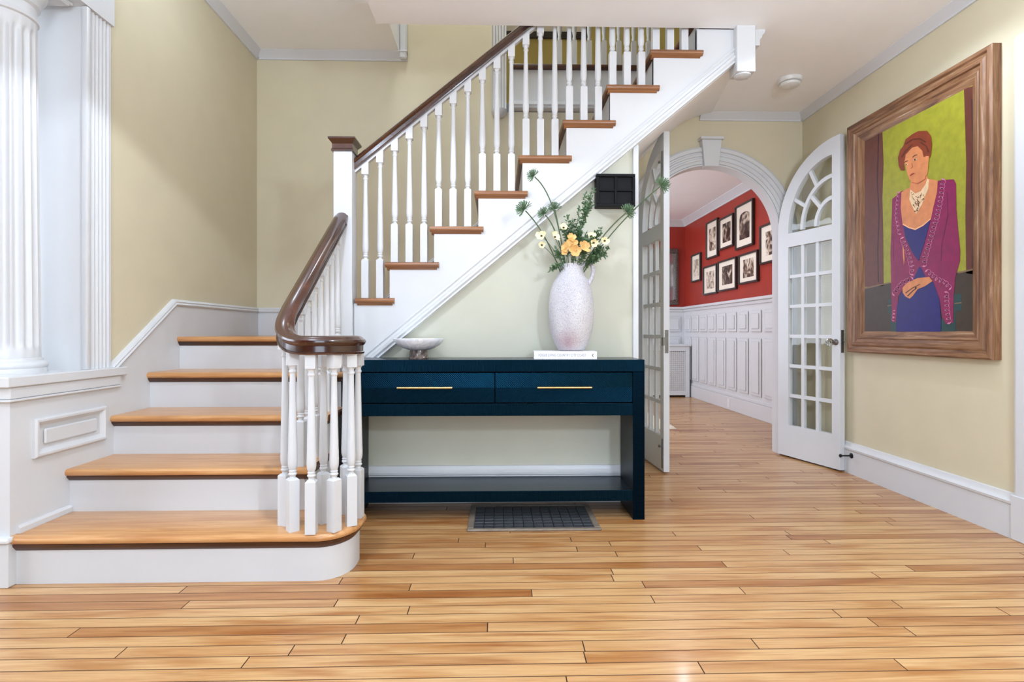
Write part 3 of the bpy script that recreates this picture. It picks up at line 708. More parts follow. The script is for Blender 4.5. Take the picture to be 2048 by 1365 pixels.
# ------------------------------------------------------------------ arched glass doors
def door(name, label, hinge, ang, mirror, hardware):
    d = empty(name, (hinge[0], hinge[1], .012), ang); struct(d, label, 'door')
    Wd, T = .555, .040; sh, sm = .100, .066
    ZT = 2.292; zs = 1.700; gb = .235; gt = 1.585; rx, rz = Wd, ZT - zs
    gx0, gx1 = sh, Wd - sm
    t = T / 2
    def P(poly, nm, mat=W, y0=-t, y1=t, par=d, bev=0, sm_=25): return MB().prism(poly, 'y', y0, y1).build(nm, mat, par, sm_, bev)
    rect = lambda a, b_, c, e: [(a, c), (b_, c), (b_, e), (a, e)]
    P(rect(0, gx0, 0, zs - .012), 'hinge_stile')
    P(rect(gx1, Wd, 0, zs - .012), 'meeting_stile')
    P(rect(gx0, gx1, 0, gb), 'bottom_rail')
    P(rect(gx0, gx1, gt, zs - .012), 'lock_rail')
    # arch band : outer ellipse about the meeting edge, inner about the stile
    orx, orz = gx1 - gx0, 2.172 - zs
    out_ = arc(Wd, zs, rx, rz, 180, 90, 24); inn = arc(gx1, zs, orx, orz, 180, 90, 24)
    band = [(0, zs - .012)] + out_ + [(Wd, zs - .012), (gx1, zs - .012)] + inn[::-1] + [(gx0, zs - .012)]
    P(band, 'arch_rail')
    mw = .0125; mt = .013
    def M_(poly): P(poly, 'muntin', W, -mt, mt, d, 0)
    cw = (gx1 - gx0)
    cols = [gx0 + cw / 3, gx0 + 2 * cw / 3]
    rows = [gb + (gt - gb) * k_ / 6 for k_ in range(1, 6)]
    for c in cols: M_(rect(c - mw, c + mw, gb, gt))
    for r_ in rows: P(rect(gx0, gx1, r_ - mw, r_ + mw), 'muntin', W, -mt + .001, mt - .001)
    def ringpoly(f0, f1, a0, a1, n_=12):
        return arc(gx1, zs, orx * f1, orz * f1, a0, a1, n_) + arc(gx1, zs, orx * f0, orz * f0, a1, a0, n_)
    fA, fB, hw = .695, .375, .030
    M_(ringpoly(fA - hw, fA + hw, 180, 90, 20)); M_(ringpoly(fB - hw, fB + hw, 180, 90, 16))
    def radial(a, f0, f1):
        p0 = (gx1 + orx * f0 * math.cos(R(a)), zs + orz * f0 * math.sin(R(a))); p1 = (gx1 + orx * f1 * math.cos(R(a)), zs + orz * f1 * math.sin(R(a)))
        dx, dz = p1[0] - p0[0], p1[1] - p0[1]; l = math.hypot(dx, dz); nx, nz = -dz / l * mw, dx / l * mw
        P([(p0[0] + nx, p0[1] + nz), (p0[0] - nx, p0[1] - nz), (p1[0] - nx, p1[1] - nz), (p1[0] + nx, p1[1] + nz)], 'muntin', W, -mt + .001, mt - .001)
    radial(150, fA, 1.01); radial(120, fA, 1.01); radial(135, fB, fA)
    g = .002
    xs = [gx0] + cols + [gx1]; zz = [gb] + rows + [gt]
    def pane(poly):
        o = P(poly, 'pane', GLASS, -g, g, d, 0, 0)
    for a_ in range(3):
        for b_ in range(6): pane(rect(xs[a_] + .004, xs[a_ + 1] - .004, zz[b_] + .004, zz[b_ + 1] - .004))
    for a0, a1 in ((178.5, 150.5), (149.5, 120.5), (119.5, 91.5)): pane(ringpoly(fA, .995, a0, a1, 6))
    for a0, a1 in ((178, 135.5), (134.5, 92)): pane(ringpoly(fB, fA, a0, a1, 6))
    pane([(gx1 - .003, zs + .002)] + arc(gx1, zs, orx * fB, orz * fB, 92, 178, 8))
    # hardware
    B('latch_plate', STEEL, d, Wd - .0005, Wd + .002, -.012, .012, .80, .955)
    if hardware == 'knob':
        kz = .872; kx = Wd - .034
        kn = MB().lathe([(.022, 0), (.022, .003), (.012, .006), (.008, .012), (.007, .034)], 0, 0, 20).build('rosette', STEEL, d, 40, loc=(kx, -t, kz), rot=(R(90), 0, 0))
        MB().lathe([(.008, .034), (.020, .038), (.028, .048), (.028, .058), (.022, .068), (.008, .072)], 0, 0, 10).build('crystal_knob', CRYSTAL, kn, 0)
        MB().tube([(Wd + .002, 0, kz + .002), (Wd + .012, 0, kz + .002)], .006, 8).build('latch_bolt', STEEL, d)
    else:
        B('latch_keeper', STEEL, d, Wd - .022, Wd + .002, -t - .006, -t + .006, .85, .905)
        for z0, z1, kz in ((.02, .22, .17), (1.965, 2.165, 2.09)):
            bo = B('surface_bolt', STEEL, d, Wd - .030, Wd - .014, -t - .006, -t, z0, z1, .001)
            MB().lathe([(.005, 0), (.004, .01), (.009, .014), (.010, .02), (.004, .024)], 0, 0, 12).build('bolt_knob', STEEL, bo, 40, loc=(Wd - .022, -t - .005, kz), rot=(R(90), 0, 0))
    for hz in (.25, 1.05, 1.62): MB().tube([(-.004, t + .004, hz - .045), (-.004, t + .004, hz + .045)], .007, 10).build('hinge', STEEL, d)
    return d
door('door_1', 'white arched glazed door leaf swung open nearly edge-on beside the black wall box', (1.100, 4.225), math.atan2(-.56, .030), False, 'bolt')
door('door_2', 'white arched glazed door leaf with crystal knob, open against the right wall', (2.190, 4.225), math.atan2(-.50, .143), False, 'knob')

# ------------------------------------------------------------------ red room
RR = MB()
struct(B('wall_red_right', RED, None, XRR, XRR + .1, YB + .08, YRB + .1, 0, ZC), 'red wall above white wainscot hung with framed photographs', 'wall')
struct(B('wall_red_back', RED, None, -1.2, XRR, YRB, YRB + .1, 0, ZC), 'red end wall above the radiator cover', 'wall')
struct(B('wall_red_left', RED, None, -1.3, -1.2, YB + .08, YRB, 0, ZC), 'red far-left wall of the dining room', 'wall')
struct(B('wall_red_front', RED, None, XR + .12, XRR, YB + .02, YB + .08, 0, ZC), 'short red return wall beside the arch', 'wall')
struct(B('ceiling_red_room', WC, None, -1.3, XRR + .1, YB + .08, YRB + .1, ZC, ZC + .1), 'white ceiling of the red room', 'ceiling')
struct(crown_y('trim_12', YB + .08, YRB, XRR, ZC, -1, .09, .08), 'white crown moulding above the red wall', 'crown moulding')
struct(crown_x('trim_13', -1.2, XRR - .02, YRB, ZC, -1, .09, .08), 'white crown moulding on the red end wall', 'crown moulding')
def wainscot(name, lab, axis):
    wv = empty(name, (XRR, YRB, 0)); struct(wv, lab, 'wainscot')
    # built along a run coordinate s with outward depth d
    def put(mb, s0, s1, d0, d1, z0, z1):
        if axis == 'y': mb.box(-d1, -d0, -s1, -s0, z0, z1)
        else: mb.box(-s1, -s0, -d1, -d0, z0, z1)
        return mb
    Lr = YRB - YB - .16 if axis == 'y' else 1.75
    put(MB(), 0, Lr, 0, .015, 0, 1.29).build('backboard', W, wv, 0)
    put(MB(), 0, Lr, 0, .055, 1.305, 1.34).build('cap_rail', W, wv, 30, .006)
    put(MB(), 0, Lr, 0, .032, 1.265, 1.305).build('cap_moulding', W, wv, 30, .006)
    put(MB(), 0, Lr, 0, .035, 0, .165).build('baseboard', W, wv, 30, .003)
    put(MB(), 0, Lr, 0, .028, .165, .20).build('base_moulding', W, wv, 30, .006)
    s_ = .07
    while s_ + .25 < Lr:
        for z0, z1 in ((.245, .885), (.955, 1.195)):
            put(MB(), s_, s_ + .245, .015, .030, z0, z1).build('panel', W, wv, 30, .010)
            mb = MB()
            put(mb, s_ + .035, s_ + .21, .030, .040, z0 + .035, z1 - .035)
            mb.build('panel_field', W, wv, 30, .008)
        s_ += .312
    return wv
wainscot('wall_wainscot_right', 'white two-tier panelled wainscot below the framed photographs', 'y')
wainscot('wall_wainscot_back', 'white panelled wainscot on the red end wall behind the radiator cover', 'x')
ol = empty('wall_outlet', (XRR - .0352, 6.68, .085)); tag(ol, 'white outlet plate set in the wainscot baseboard', 'outlet')
B('plate', PLASTIC, ol, -.005, 0, -.035, .035, -.055, .055, .002); B('socket', PLASTIC, ol, -.0065, -.005, -.017, .017, .008, .038); B('socket', PLASTIC, ol, -.0065, -.005, -.017, .017, -.038, -.008)

# framed photographs on the red wall (near y, far y, z0, z1)
PH = [((7.66, 8.02), (1.68, 2.08), 'pagoda', 'small framed pale sepia print nearest the far corner of the red wall'),
      ((7.05, 7.44), (1.94, 2.44), 'figures', 'tall narrow framed sepia photograph left of the dark-toned print'),
      ((6.58, 7.00), (2.00, 2.40), 'interior', 'framed dark-toned sepia print between two taller photographs'),
      ((6.06, 6.52), (1.93, 2.45), 'portrait', 'largest framed sepia photograph with arched image, highest on the red wall'),
      ((7.08, 7.55), (1.46, 1.85), 'landscape', 'framed sepia landscape print lowest left above the wainscot'),
      ((6.50, 7.04), (1.47, 1.86), 'colonnade', 'framed sepia colonnade print in the middle of the lower row'),
      ((5.95, 6.43), (1.51, 1.86), 'waterfall', 'framed sepia print at the right end of the lower row'),
      ((5.36, 5.90), (1.68, 2.10), 'branches', 'framed sepia print partly cut off by the arch casing')]
for i, ((ya, yb), (za, zb), nm, lab) in enumerate(PH):
    cy, cz = (ya + yb) / 2, (za + zb) / 2; hw, hh = (yb - ya) / 2, (zb - za) / 2
    p = empty('framed_photograph', (XRR, cy, cz)); tag(p, lab, 'picture', 'framed photographs on the red wall')
    fw = .022; d0 = -.035
    B('frame', PFRAME, p, d0, 0, -hw, hw, hh - fw, hh, .003); B('frame', PFRAME, p, d0, 0, -hw, hw, -hh, -hh + fw, .003)
    B('frame', PFRAME, p, d0, 0, -hw, -hw + fw, -hh + fw, hh - fw, .003); B('frame', PFRAME, p, d0, 0, hw - fw, hw, -hh + fw, hh - fw, .003)
    B('mat_board', MATB, p, -.018, 0, -hw + fw, hw - fw, -hh + fw, hh - fw)
    iw, ih = hw * .56, hh * .60
    if nm == 'portrait':
        pl = [(-iw, -ih), (iw, -ih)] + arc(0, ih * .7, iw, ih * .3, 0, 180, 12)
        MB().prism(pl, 'x', -.0195, -.018).build('print', PRINTS[i], p, 0)
    else: B('print', PRINTS[i], p, -.0195, -.018, -iw, iw, -ih, ih)
# mirror on the end wall
mi = empty('wall_mirror', (2.44, YRB, 1.80)); tag(mi, 'silver-framed mirror on the red end wall', 'mirror')
for a0, a1, c0, c1 in ((-.31, .31, .36, .43), (-.31, .31, -.43, -.36), (-.31, -.24, -.36, .36), (.24, .31, -.36, .36)):
    B('frame', SILVER, mi, a0, a1, -.045, 0, c0, c1, .014, 2)
B('glass', MIRRORM, mi, -.24, .24, -.015, 0, -.36, .36)
for q in range(26):
    a = -.40 + q * .032
    MB().lathe([(.002, -.011), (.010, -.006), (.012, 0), (.010, .006), (.002, .011)], 0, 0, 8).build('bead', SILVER, mi, 40, loc=(.275, -.046, a))
# radiator cover
rc = empty('radiator_cover', (2.30, 8.16, 0)); tag(rc, 'white radiator cover with lattice grille in the far corner', 'radiator cover')
rw, rd, rh = .50, .17, .775
for x0, x1 in ((-rw, -rw + .06), (rw - .06, rw)): B('leg', W, rc, x0, x1, -rd, -rd + .03, 0, rh - .03, .003)
for x0, x1 in ((-rw, -rw + .02), (rw - .02, rw)): B('side', W, rc, x0, x1, -rd + .03, rd - .01, 0, rh - .03)
B('top', W, rc, -rw - .02, rw + .02, -rd - .02, rd - .01, rh - .03, rh, .006)
B('rail', W, rc, -rw + .06, rw - .06, -rd, -rd + .03, .03, .09); B('rail', W, rc, -rw + .06, rw - .06, -rd, -rd + .03, rh - .10, rh - .03)
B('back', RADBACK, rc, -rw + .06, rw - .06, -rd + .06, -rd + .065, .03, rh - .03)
gm = MB(); st = .03
n1 = int((2 * rw - .12) / st); 
for i in range(n1 + 1): x = -rw + .06 + i * st; gm.box(x - .004, x + .004, -rd + .010, -rd + .016, .09, rh - .10)
z = .09
while z < rh - .10: gm.box(-rw + .06, rw - .06, -rd + .011, -rd + .017, z - .004, z + .004); z += st
z = .09 + st / 2
gm2 = MB()
zi = 0
while z < rh - .11:
    for i in range(n1):
        x = -rw + .06 + (i + .5) * st; gm2.box(x - .006, x + .006, -rd + .011, -rd + .015, z - .006, z + .006)
    z += st
o = gm.build('lattice_grille', LATTICE, rc, 0); o = gm2.build('lattice_rosettes', LATTICE, rc, 0); o['kind'] = 'stuff'
# rug
rm = MB(); rr = random.Random(5)
nx_, ny_ = 46, 60
rx0, rx1, ry0, ry1 = .35, 1.75, 5.36, 7.3
vs = []; fs = []
for j in range(ny_ + 1):
    for i in range(nx_ + 1):
        e = i in (0, nx_) or j in (0, ny_)
        vs.append((rx0 + (rx1 - rx0) * i / nx_ + rr.uniform(-.006, .006), ry0 + (ry1 - ry0) * j / ny_ + rr.uniform(-.006, .006), .002 if e else .02 + rr.uniform(0, .012)))
for j in range(ny_):
    for i in range(nx_):
        a = j * (nx_ + 1) + i; fs.append((a, a + 1, a + nx_ + 2, a + nx_ + 1))
rg = rm.add(vs, fs).build('rug', RUG, None, 180); tag(rg, 'cream rug edge on the red room floor behind the left door', 'rug')

# ------------------------------------------------------------------ console table
tb = empty('console_table', (-.018, 2.775, 0)); tag(tb, 'navy lacquered console table with two drawers and a lower shelf', 'console table')
TX, TD, TH = .76, .285, .812
B('top', LACX, tb, -TX, TX, 0, TD, TH - .060, TH, .0015)
TP = B('top_surface', LACP, tb, -TX + .001, TX - .001, .001, TD, TH, TH + .0008)
for sx in (-1, 1):
    x0, x1 = sorted((sx * TX, sx * (TX - .060)))
    B('side_panel', LACZ, tb, x0, x1, 0, TD, 0, TH - .060, .0015)
B('back_panel', LACP, tb, -TX + .06, TX - .06, TD - .015, TD, .530, TH - .06)
B('drawer_rail', LACX, tb, -TX + .06, TX - .06, 0, TD - .015, .530, .592, .001)
for sx in (-1, 1):
    dw = (TX - .06) / 2
    dr = B('drawer', LACH, tb, -dw + .002, dw - .002, .002, TD - .03, -.0755, .0755, .001); dr.location = (sx * dw, 0, .672)
    h_ = MB().tube([(-.137, -.026, 0), (.137, -.026, 0)], .0055, 12).build('handle', BRASS, dr, 40, loc=(0, 0, .002))
    for hx in (-.10, .10): MB().tube([(hx, 0.004, 0), (hx, -.026, 0)], .004, 8).build('handle_post', BRASS, dr, 40, loc=(0, 0, .002))
B('shelf', LACX, tb, -TX + .06, TX - .06, 0, TD, .095, .150, .0015)
B('shelf_surface', LACP, tb, -TX + .061, TX - .061, .001, TD - .001, .150, .1508)
TZ = TH + .001

# floor register
rgst = empty('floor_register', (.172, 2.815, 0)); tag(rgst, 'grey metal floor register with dark grid under the console table', 'floor register')
B('frame', GRILLE, rgst, -.322, .322, -.193, -.168, .0004, .011, .003); B('frame', GRILLE, rgst, -.322, .322, .168, .193, .0004, .011, .003)
B('frame', GRILLE, rgst, -.322, -.292, -.168, .168, .0004, .011, .003); B('frame', GRILLE, rgst, .292, .322, -.168, .168, .0004, .011, .003)
B('recess', DARKHOLE, rgst, -.292, .292, -.168, .168, .0004, .002)
tw, td_ = .584 / 12, .336 / 8
me0 = None
for i in range(12):
    for j in range(8):
        o = B('grid_tile', GRILLED, rgst, -tw / 2 + .0015, tw / 2 - .0015, -td_ / 2 + .0015, td_ / 2 - .0015, 0, .006, .001) if me0 is None else bpy.data.objects.new('grid_tile', me0)
        if me0 is None: me0 = o.data
        else: C.objects.link(o); o.parent = rgst
        o.location = (-.292 + tw * (i + .5), -.168 + td_ * (j + .5), .002)

# bowl
bw = empty('pedestal_bowl', (-.423, 2.93, TZ)); tag(bw, 'white marble bowl on a dark marble foot', 'bowl')
MB().lathe([(.053, 0), (.053, .004), (.051, .006), (.046, .044)], 0, 0, 40).build('foot', DMARBLE, bw, 40)
MB().lathe([(.02, .043), (.055, .046), (.085, .056), (.110, .071), (.127, .090), (.134, .103), (.134, .105), (.130, .105), (.118, .092), (.095, .072), (.06, .056), (.02, .052), (.001, .051)], 0, 0, 56).build('bowl', MARBLE, bw, 40)

# book
bk = empty('book', (.345, 2.905, TZ)); bk.rotation_euler = (0, 0, R(-3)); tag(bk, 'white hardback book with grey spine lettering lying under the vase', 'book')
bx0, bx1, by0, by1, bh = -.158, .165, -.085, .115, .040
B('cover', PAPER, bk, bx0, bx1, by0, by1, 0, .003, .001); B('cover', PAPER, bk, bx0, bx1, by0, by1, bh - .003, bh, .001)
B('spine', PAPER, bk, bx0, bx1, by0 - .003, by0 + .001, 0, bh, .0015)
B('pages', PAGES, bk, bx0 + .004, bx1 - .004, by0 + .001, by1 - .004, .003, bh - .003)
def text(body, size, parent, loc, rot, mat, xs=1.0, name='lettering'):
    cu = bpy.data.curves.new(name, 'FONT'); cu.body = body; cu.size = size; cu.extrude = .0002; cu.align_x = 'CENTER'; cu.align_y = 'CENTER'; cu.space_character = 1.02
    tmp = bpy.data.objects.new('tmp', cu); C.objects.link(tmp); bpy.context.view_layer.update()
    dg = bpy.context.evaluated_depsgraph_get(); me = bpy.data.meshes.new_from_object(tmp.evaluated_get(dg)); bpy.data.objects.remove(tmp)
    me.materials.clear(); me.materials.append(mat); me.name = name
    o = bpy.data.objects.new(name, me); C.objects.link(o); o.parent = parent; o.location = loc; o.rotation_euler = rot; o.scale = (xs, 1, 1); return o
text('VOGUE LIVING COUNTRY CITY COAST', .0205, bk, (-.014, by0 - .0032, .0205), (R(90), 0, 0), INK, .66)
cr = arc(.146, .0205, .0062, .0085, 60, 300, 12) + arc(.149, .0205, .0042, .0066, 300, 60, 12)
MB().prism(cr, 'y', by0 - .0034, by0 - .0028).build('emblem', INK, bk, 0)

# vase
vs_ = empty('vase', (.388, 2.930, TZ + bh + .0005)); tag(vs_, 'tall speckled white ceramic vase with one loop handle, standing on the book', 'vase')
VP = [(.001, 0), (.058, 0), (.070, .006), (.092, .045), (.110, .100), (.119, .160), (.121, .215), (.119, .265), (.110, .320), (.095, .365), (.078, .395), (.066, .420), (.060, .440), (.0575, .455), (.0575, .462), (.052, .462), (.050, .44), (.06, .40), (.09, .33), (.10, .2), (.08, .05), (.001, .02)]
MB().lathe(VP, 0, 0, 64).build('body', CERAMIC, vs_, 60)
hp = []
for i in range(15):
    t = i / 14; a = R(200 - 250 * t)
    hp.append((.093 + .036 * math.cos(a), -.02, .408 + .056 * math.sin(a)))
hp = [(.050, -.022, .425), (.058, -.022, .452), (.075, -.022, .466), (.095, -.022, .466), (.110, -.022, .450), (.115, -.022, .425), (.110, -.022, .395), (.100, -.022, .370), (.088, -.022, .352)]
MB().tube(hp, [.012, .012, .011, .011, .011, .011, .011, .012, .014], 12).build('handle', CERAMIC, vs_, 60)
VX, VY, VZ = .388, 2.930, TZ + bh + .46

# flowers --------------------------------------------------------------
def bez(p0, p1, p2, n=14):
    p0, p1, p2 = map(Vector, (p0, p1, p2)); return [p0 * (1 - t) ** 2 + p1 * 2 * t * (1 - t) + p2 * t * t for t in [i / n for i in range(n + 1)]]
def allium(head, ctrl, base, r, lab):
    rr = random.Random(hash(lab) % 999 if False else len(lab) * 13)
    a = empty('allium_stem', base); tag(a, lab, 'flower', 'green allium stems in the vase')
    o_ = Vector(base); pts_ = bez(base, ctrl, head)
    MB().tube([p - o_ for p in pts_], .0032, 8).build('stem', STEM, a)
    mb = MB(); d = (pts_[-1] - pts_[-2]).normalized(); c = Vector(head) - o_ + d * r * .5
    k_ = 0
    for i in range(110):
        zz = 1 - 2 * (i + .5) / 110; th = i * 2.39996
        q = Vector((math.sqrt(1 - zz * zz) * math.cos(th), math.sqrt(1 - zz * zz) * math.sin(th), zz))
        if q.dot(d) < -.55: continue
        q = (q + d * .35).normalized()
        L_ = r * rr.uniform(.8, 1.08); w_ = r * .042
        s1 = q.orthogonal().normalized(); s2 = q.cross(s1)
        o0 = c - d * r * .35
        rings = [[o0 + q * L_ * t + (s1 * math.cos(u) + s2 * math.sin(u)) * w_ * w2 for u in (0, 2.09, 4.19)] for t, w2 in ((.1, .5), (.75, .75), (.92, 1.25), (1, .3))]
        mb.loft(rings)
    mb.build('flower_head', GREEN, a, 60)
vb = lambda dx=0, dy=0: (VX + dx, VY + dy, VZ - .10)
allium((.191, 2.90, 1.772), (.315, 2.91, 1.68), vb(-.02, 0), .040, 'green allium arching highest on the left of the vase')
allium((.140, 2.86, 1.585), (.26, 2.88, 1.47), vb(-.04, -.02), .050, 'green allium reaching furthest left over the white stringer')
allium((.248, 2.92, 1.576), (.325, 2.92, 1.50), vb(-.02, -.01), .040, 'green allium second from the left, left of its close neighbour')
allium((.302, 2.94, 1.608), (.325, 2.93, 1.5), vb(-.01, .01), .040, 'green allium standing most upright, just left of the centre')
allium((.675, 2.90, 1.584), (.52, 2.92, 1.46), vb(.02, -.01), .048, 'green allium on the right just below the black wall box')
allium((.845, 2.86, 1.715), (.58, 2.90, 1.50), vb(.03, -.02), .050, 'green allium reaching furthest right in front of the white door')
def poppy(head, face, base, r, mat, lab, grp, ctrl=None, openness=.55):
    rr = random.Random(len(lab) * 7 + int(head[0] * 1000))
    a = empty('poppy', base); tag(a, lab, 'flower', grp)
    o_ = Vector(base); head = Vector(head); ctrl = ctrl or ((o_.x + head.x) / 2 + (head.x - o_.x) * -.25, (o_.y + head.y) / 2, (o_.z + head.z) / 2 + .03)
    pts_ = bez(base, ctrl, head); MB().tube([p - o_ for p in pts_], .0014, 6).build('stem', STEM, a)
    d = Vector(face).normalized(); s1 = d.orthogonal().normalized(); s2 = d.cross(s1); c = head - o_
    n_ = 5
    for k_ in range(n_):
        th = 2 * math.pi * k_ / n_ + rr.uniform(-.2, .2); e = s1 * math.cos(th) + s2 * math.sin(th); f = d.cross(e)
        v_ = []; fs_ = []; R_ = r * rr.uniform(.85, 1.15)
        for iu in range(6):
            u = iu / 5
            for iw in range(5):
                w_ = (iw / 4 - .5) * 2
                wid = R_ * .78 * math.sin(math.pi * min(1, u * .62 + .12)) ; up_ = openness * R_ * (u ** 1.6) + .12 * R_ * w_ * w_ + rr.uniform(-.04, .04) * R_
                v_.append(c + e * (R_ * u * (1 - .12 * abs(w_) ** 2)) + f * wid * w_ * .62 + d * up_)
        for iu in range(5):
            for iw in range(4): q = iu * 5 + iw; fs_.append((q, q + 1, q + 6, q + 5))
        MB().add(v_, fs_).build('petal', mat, a, 180)
    MB().lathe([(.001, -.004), (.005, -.002), (.006, .003), (.001, .006)], 0, 0, 8).build('flower_centre', DARKC if mat is PETALY else PETALO, a, 60, loc=tuple(c + d * .004))
G1, G2 = 'orange poppies at the vase mouth', 'cream poppies around the bouquet'
F = lambda u, v, yy=2.90: ((u - 997) / 1100 * (yy * 1.0003), yy, .952 + (665 - v) * (yy + .02) / 1100)
poppy((.385, 2.86, 1.410), (-.3, -1, .25), vb(0, -.02), .030, PETALO, 'orange poppy topmost of the central cluster', G1)
poppy((.352, 2.855, 1.392), (-.7, -1, .1), vb(-.01, -.02), .026, PETALO, 'orange poppy on the left of the central cluster', G1)
poppy((.400, 2.845, 1.376), (-.1, -1, -.1), vb(.0, -.03), .034, PETALO, 'largest orange poppy low in the centre of the cluster', G1)
poppy((.440, 2.85, 1.396), (.5, -1, .3), vb(.01, -.03), .034, PETALO, 'orange poppy on the right of the central cluster', G1)
poppy((.346, 2.85, 1.368), (-.4, -1, 0), vb(-.02, -.03), .018, PETALO, 'small orange poppy lowest on the left of the cluster', G1)
poppy((.378, 2.87, 1.442), (.2, -1, .5), vb(0, -.01), .024, PETALO, 'pale orange poppy just above the central cluster', G1)
poppy((.225, 2.86, 1.452), (-.5, -1, .3), vb(-.02, -.01), .028, PETALY, 'cream poppy furthest left above the smaller one', G2)
poppy((.226, 2.86, 1.405), (-.2, -1, .1), vb(-.03, -.01), .018, PETALY, 'small cream poppy furthest left and lowest', G2)
poppy((.292, 2.86, 1.446), (.6, -.8, .5), vb(-.02, -.02), .028, PETALY, 'cream poppy turned sideways between the allium stems', G2)
poppy((.342, 2.89, 1.500), (.1, -1, .6), vb(-.01, 0), .022, PETALY, 'cream poppy highest of the bouquet', G2)
poppy((.487, 2.88, 1.455), (.1, -1, .5), vb(.01, 0), .024, PETALY, 'cream poppy at the right above another', G2)
poppy((.497, 2.87, 1.420), (.3, -1, -.2), vb(.02, 0), .022, PETALY, 'cream poppy at the right below another', G2)
poppy((.553, 2.86, 1.428), (.2, -1, .1), vb(.02, -.01), .024, PETALY, 'cream poppy furthest right with dark centre', G2)
def sprig(head, ctrl, base, lab, n_leaf=46, spread=.022, lw=.0105, seed=1, branches=3):
    rr = random.Random(seed); n_leaf = int(n_leaf * 1.7); branches += 1
    a = empty('leafy_sprig', base); tag(a, lab, 'greenery', 'leafy sprigs in the vase')
    o_ = Vector(base); main = bez(base, ctrl, head, 16)
    paths = [main]
    for k_ in range(branches):
        t = rr.randint(7, 12); p = main[t]; d = (main[16] - main[t]); e = Vector((rr.uniform(-.5, .5), rr.uniform(-.4, .3), rr.uniform(-.1, .3))) * d.length
        paths.append(bez(p, p + d * .3 + e * .3, p + d * .55 + e * .7, 8))
    st_ = MB()
    for q, pt in enumerate(paths): st_.tube([p - o_ for p in pt], [.0018 * (1 - .6 * i / len(pt)) for i in range(len(pt))], 5)
    st_.build('stem', STEM, a)
    lf = MB()
    for q, pt in enumerate(paths):
        for k_ in range(n_leaf if q == 0 else n_leaf // 2):
            t = rr.uniform(.30 if q == 0 else .1, 1.0) * (len(pt) - 1); i = min(int(t), len(pt) - 2); p = pt[i].lerp(pt[i + 1], t - i) - o_
            d = (pt[i + 1] - pt[i]).normalized(); e = Vector((rr.uniform(-1, 1), rr.uniform(-1, 1), rr.uniform(-1, 1))).normalized()
            ax = (d * .7 + e).normalized(); L_ = lw * rr.uniform(.9, 1.9); sd = ax.orthogonal().normalized(); sd = (sd * math.cos(k_) + ax.cross(sd) * math.sin(k_)) * L_ * .28
            st0 = p + ax * L_ * .3
            lf.add([st0, st0 + ax * L_ * .5 + sd, st0 + ax * L_ * 1.1, st0 + ax * L_ * .5 - sd], [(0, 1, 2, 3)])
    o = lf.build('leaves', LEAF, a, 0); o['kind'] = 'stuff'
sprig((.508, 2.93, 1.715), (.43, 2.92, 1.55), vb(.01, .02), 'tall leafy sprig rising to the black wall box', 90, seed=3)
sprig((.440, 2.95, 1.622), (.405, 2.94, 1.48), vb(0, .02), 'leafy sprig left of the tallest one', 70, seed=4)
sprig((.350, 2.94, 1.535), (.375, 2.93, 1.45), vb(-.01, .02), 'short leafy sprig behind the cream poppy on the left', 50, seed=5)
sprig((.545, 2.93, 1.505), (.46, 2.92, 1.42), vb(.02, .01), 'leafy sprig leaning right behind the cream poppies', 80, seed=6)
sprig((.575, 2.90, 1.400), (.47, 2.90, 1.38), vb(.03, 0), 'leafy sprig spreading right at mid height', 80, seed=7)
sprig((.560, 2.88, 1.355), (.46, 2.88, 1.35), vb(.03, -.01), 'leafy sprig spreading low to the right', 70, seed=8)
sprig((.485, 2.87, 1.44), (.44, 2.88, 1.38), vb(.01, -.02), 'dense leafy sprig beside the orange poppies', 90, seed=9)
sprig((.275, 2.88, 1.272), (.33, 2.87, 1.36), vb(-.03, -.02), 'leafy sprig drooping over the left lip of the vase', 40, seed=10, branches=1)
sprig((.300, 2.88, 1.385), (.34, 2.88, 1.34), vb(-.02, -.01), 'thin leafy sprig low on the left', 30, seed=12, branches=2)
sprig((.430, 2.90, 1.50), (.40, 2.90, 1.42), vb(.0, .01), 'dense leafy sprig at the centre of the bouquet', 100, seed=13)

# ------------------------------------------------------------------ black box on the under-stair wall
bb = empty('wall_box', (.648, YW + .003, 1.738)); tag(bb, 'black four-panelled box mounted on the wall under the stairs', 'wall box')
B('body', BLACK, bb, -.108, .108, -.055, 0, -.090, .090, .002)
for x0, x1, z0, z1 in ((-.108, .108, .074, .09), (-.108, .108, -.09, -.074), (-.108, -.092, -.074, .074), (.092, .108, -.074, .074), (-.006, .006, -.074, .074), (-.092, -.006, -.006, .006), (.006, .092, -.006, .006)):
    B('frame_bar', BLACK, bb, x0, x1, -.066, -.055, z0, z1, .0015)

# ------------------------------------------------------------------ smoke detector, door stop
sd = empty('smoke_detector', (1.965, 3.665, ZC)); tag(sd, 'round white smoke detector on the hall ceiling', 'smoke detector')
MB().lathe([(.078, 0), (.078, -.012), (.074, -.022), (.066, -.026)], 0, 0, 40).build('base', PLASTIC, sd, 40)
MB().lathe([(.064, -.026), (.066, -.030), (.062, -.044), (.05, -.050), (.001, -.052)], 0, 0, 40).build('cover', PLASTIC, sd, 40)
MB().lathe([(.0655, -.0255), (.0655, -.0295), (.060, -.0295), (.060, -.0255)], 0, 0, 40).build('vent_ring', INK, sd, 40)
ds = empty('door_stop', (XR - .0225, 3.625, .125)); tag(ds, 'black iron door stop on the right baseboard', 'door stop')
MB().lathe([(.018, 0), (.018, .004), (.010, .008), (.006, .012), (.005, .066), (.010, .068), (.012, .078), (.008, .082)], 0, 0, 16).build('post', IRON, ds, 40, rot=(0, R(-90), 0))

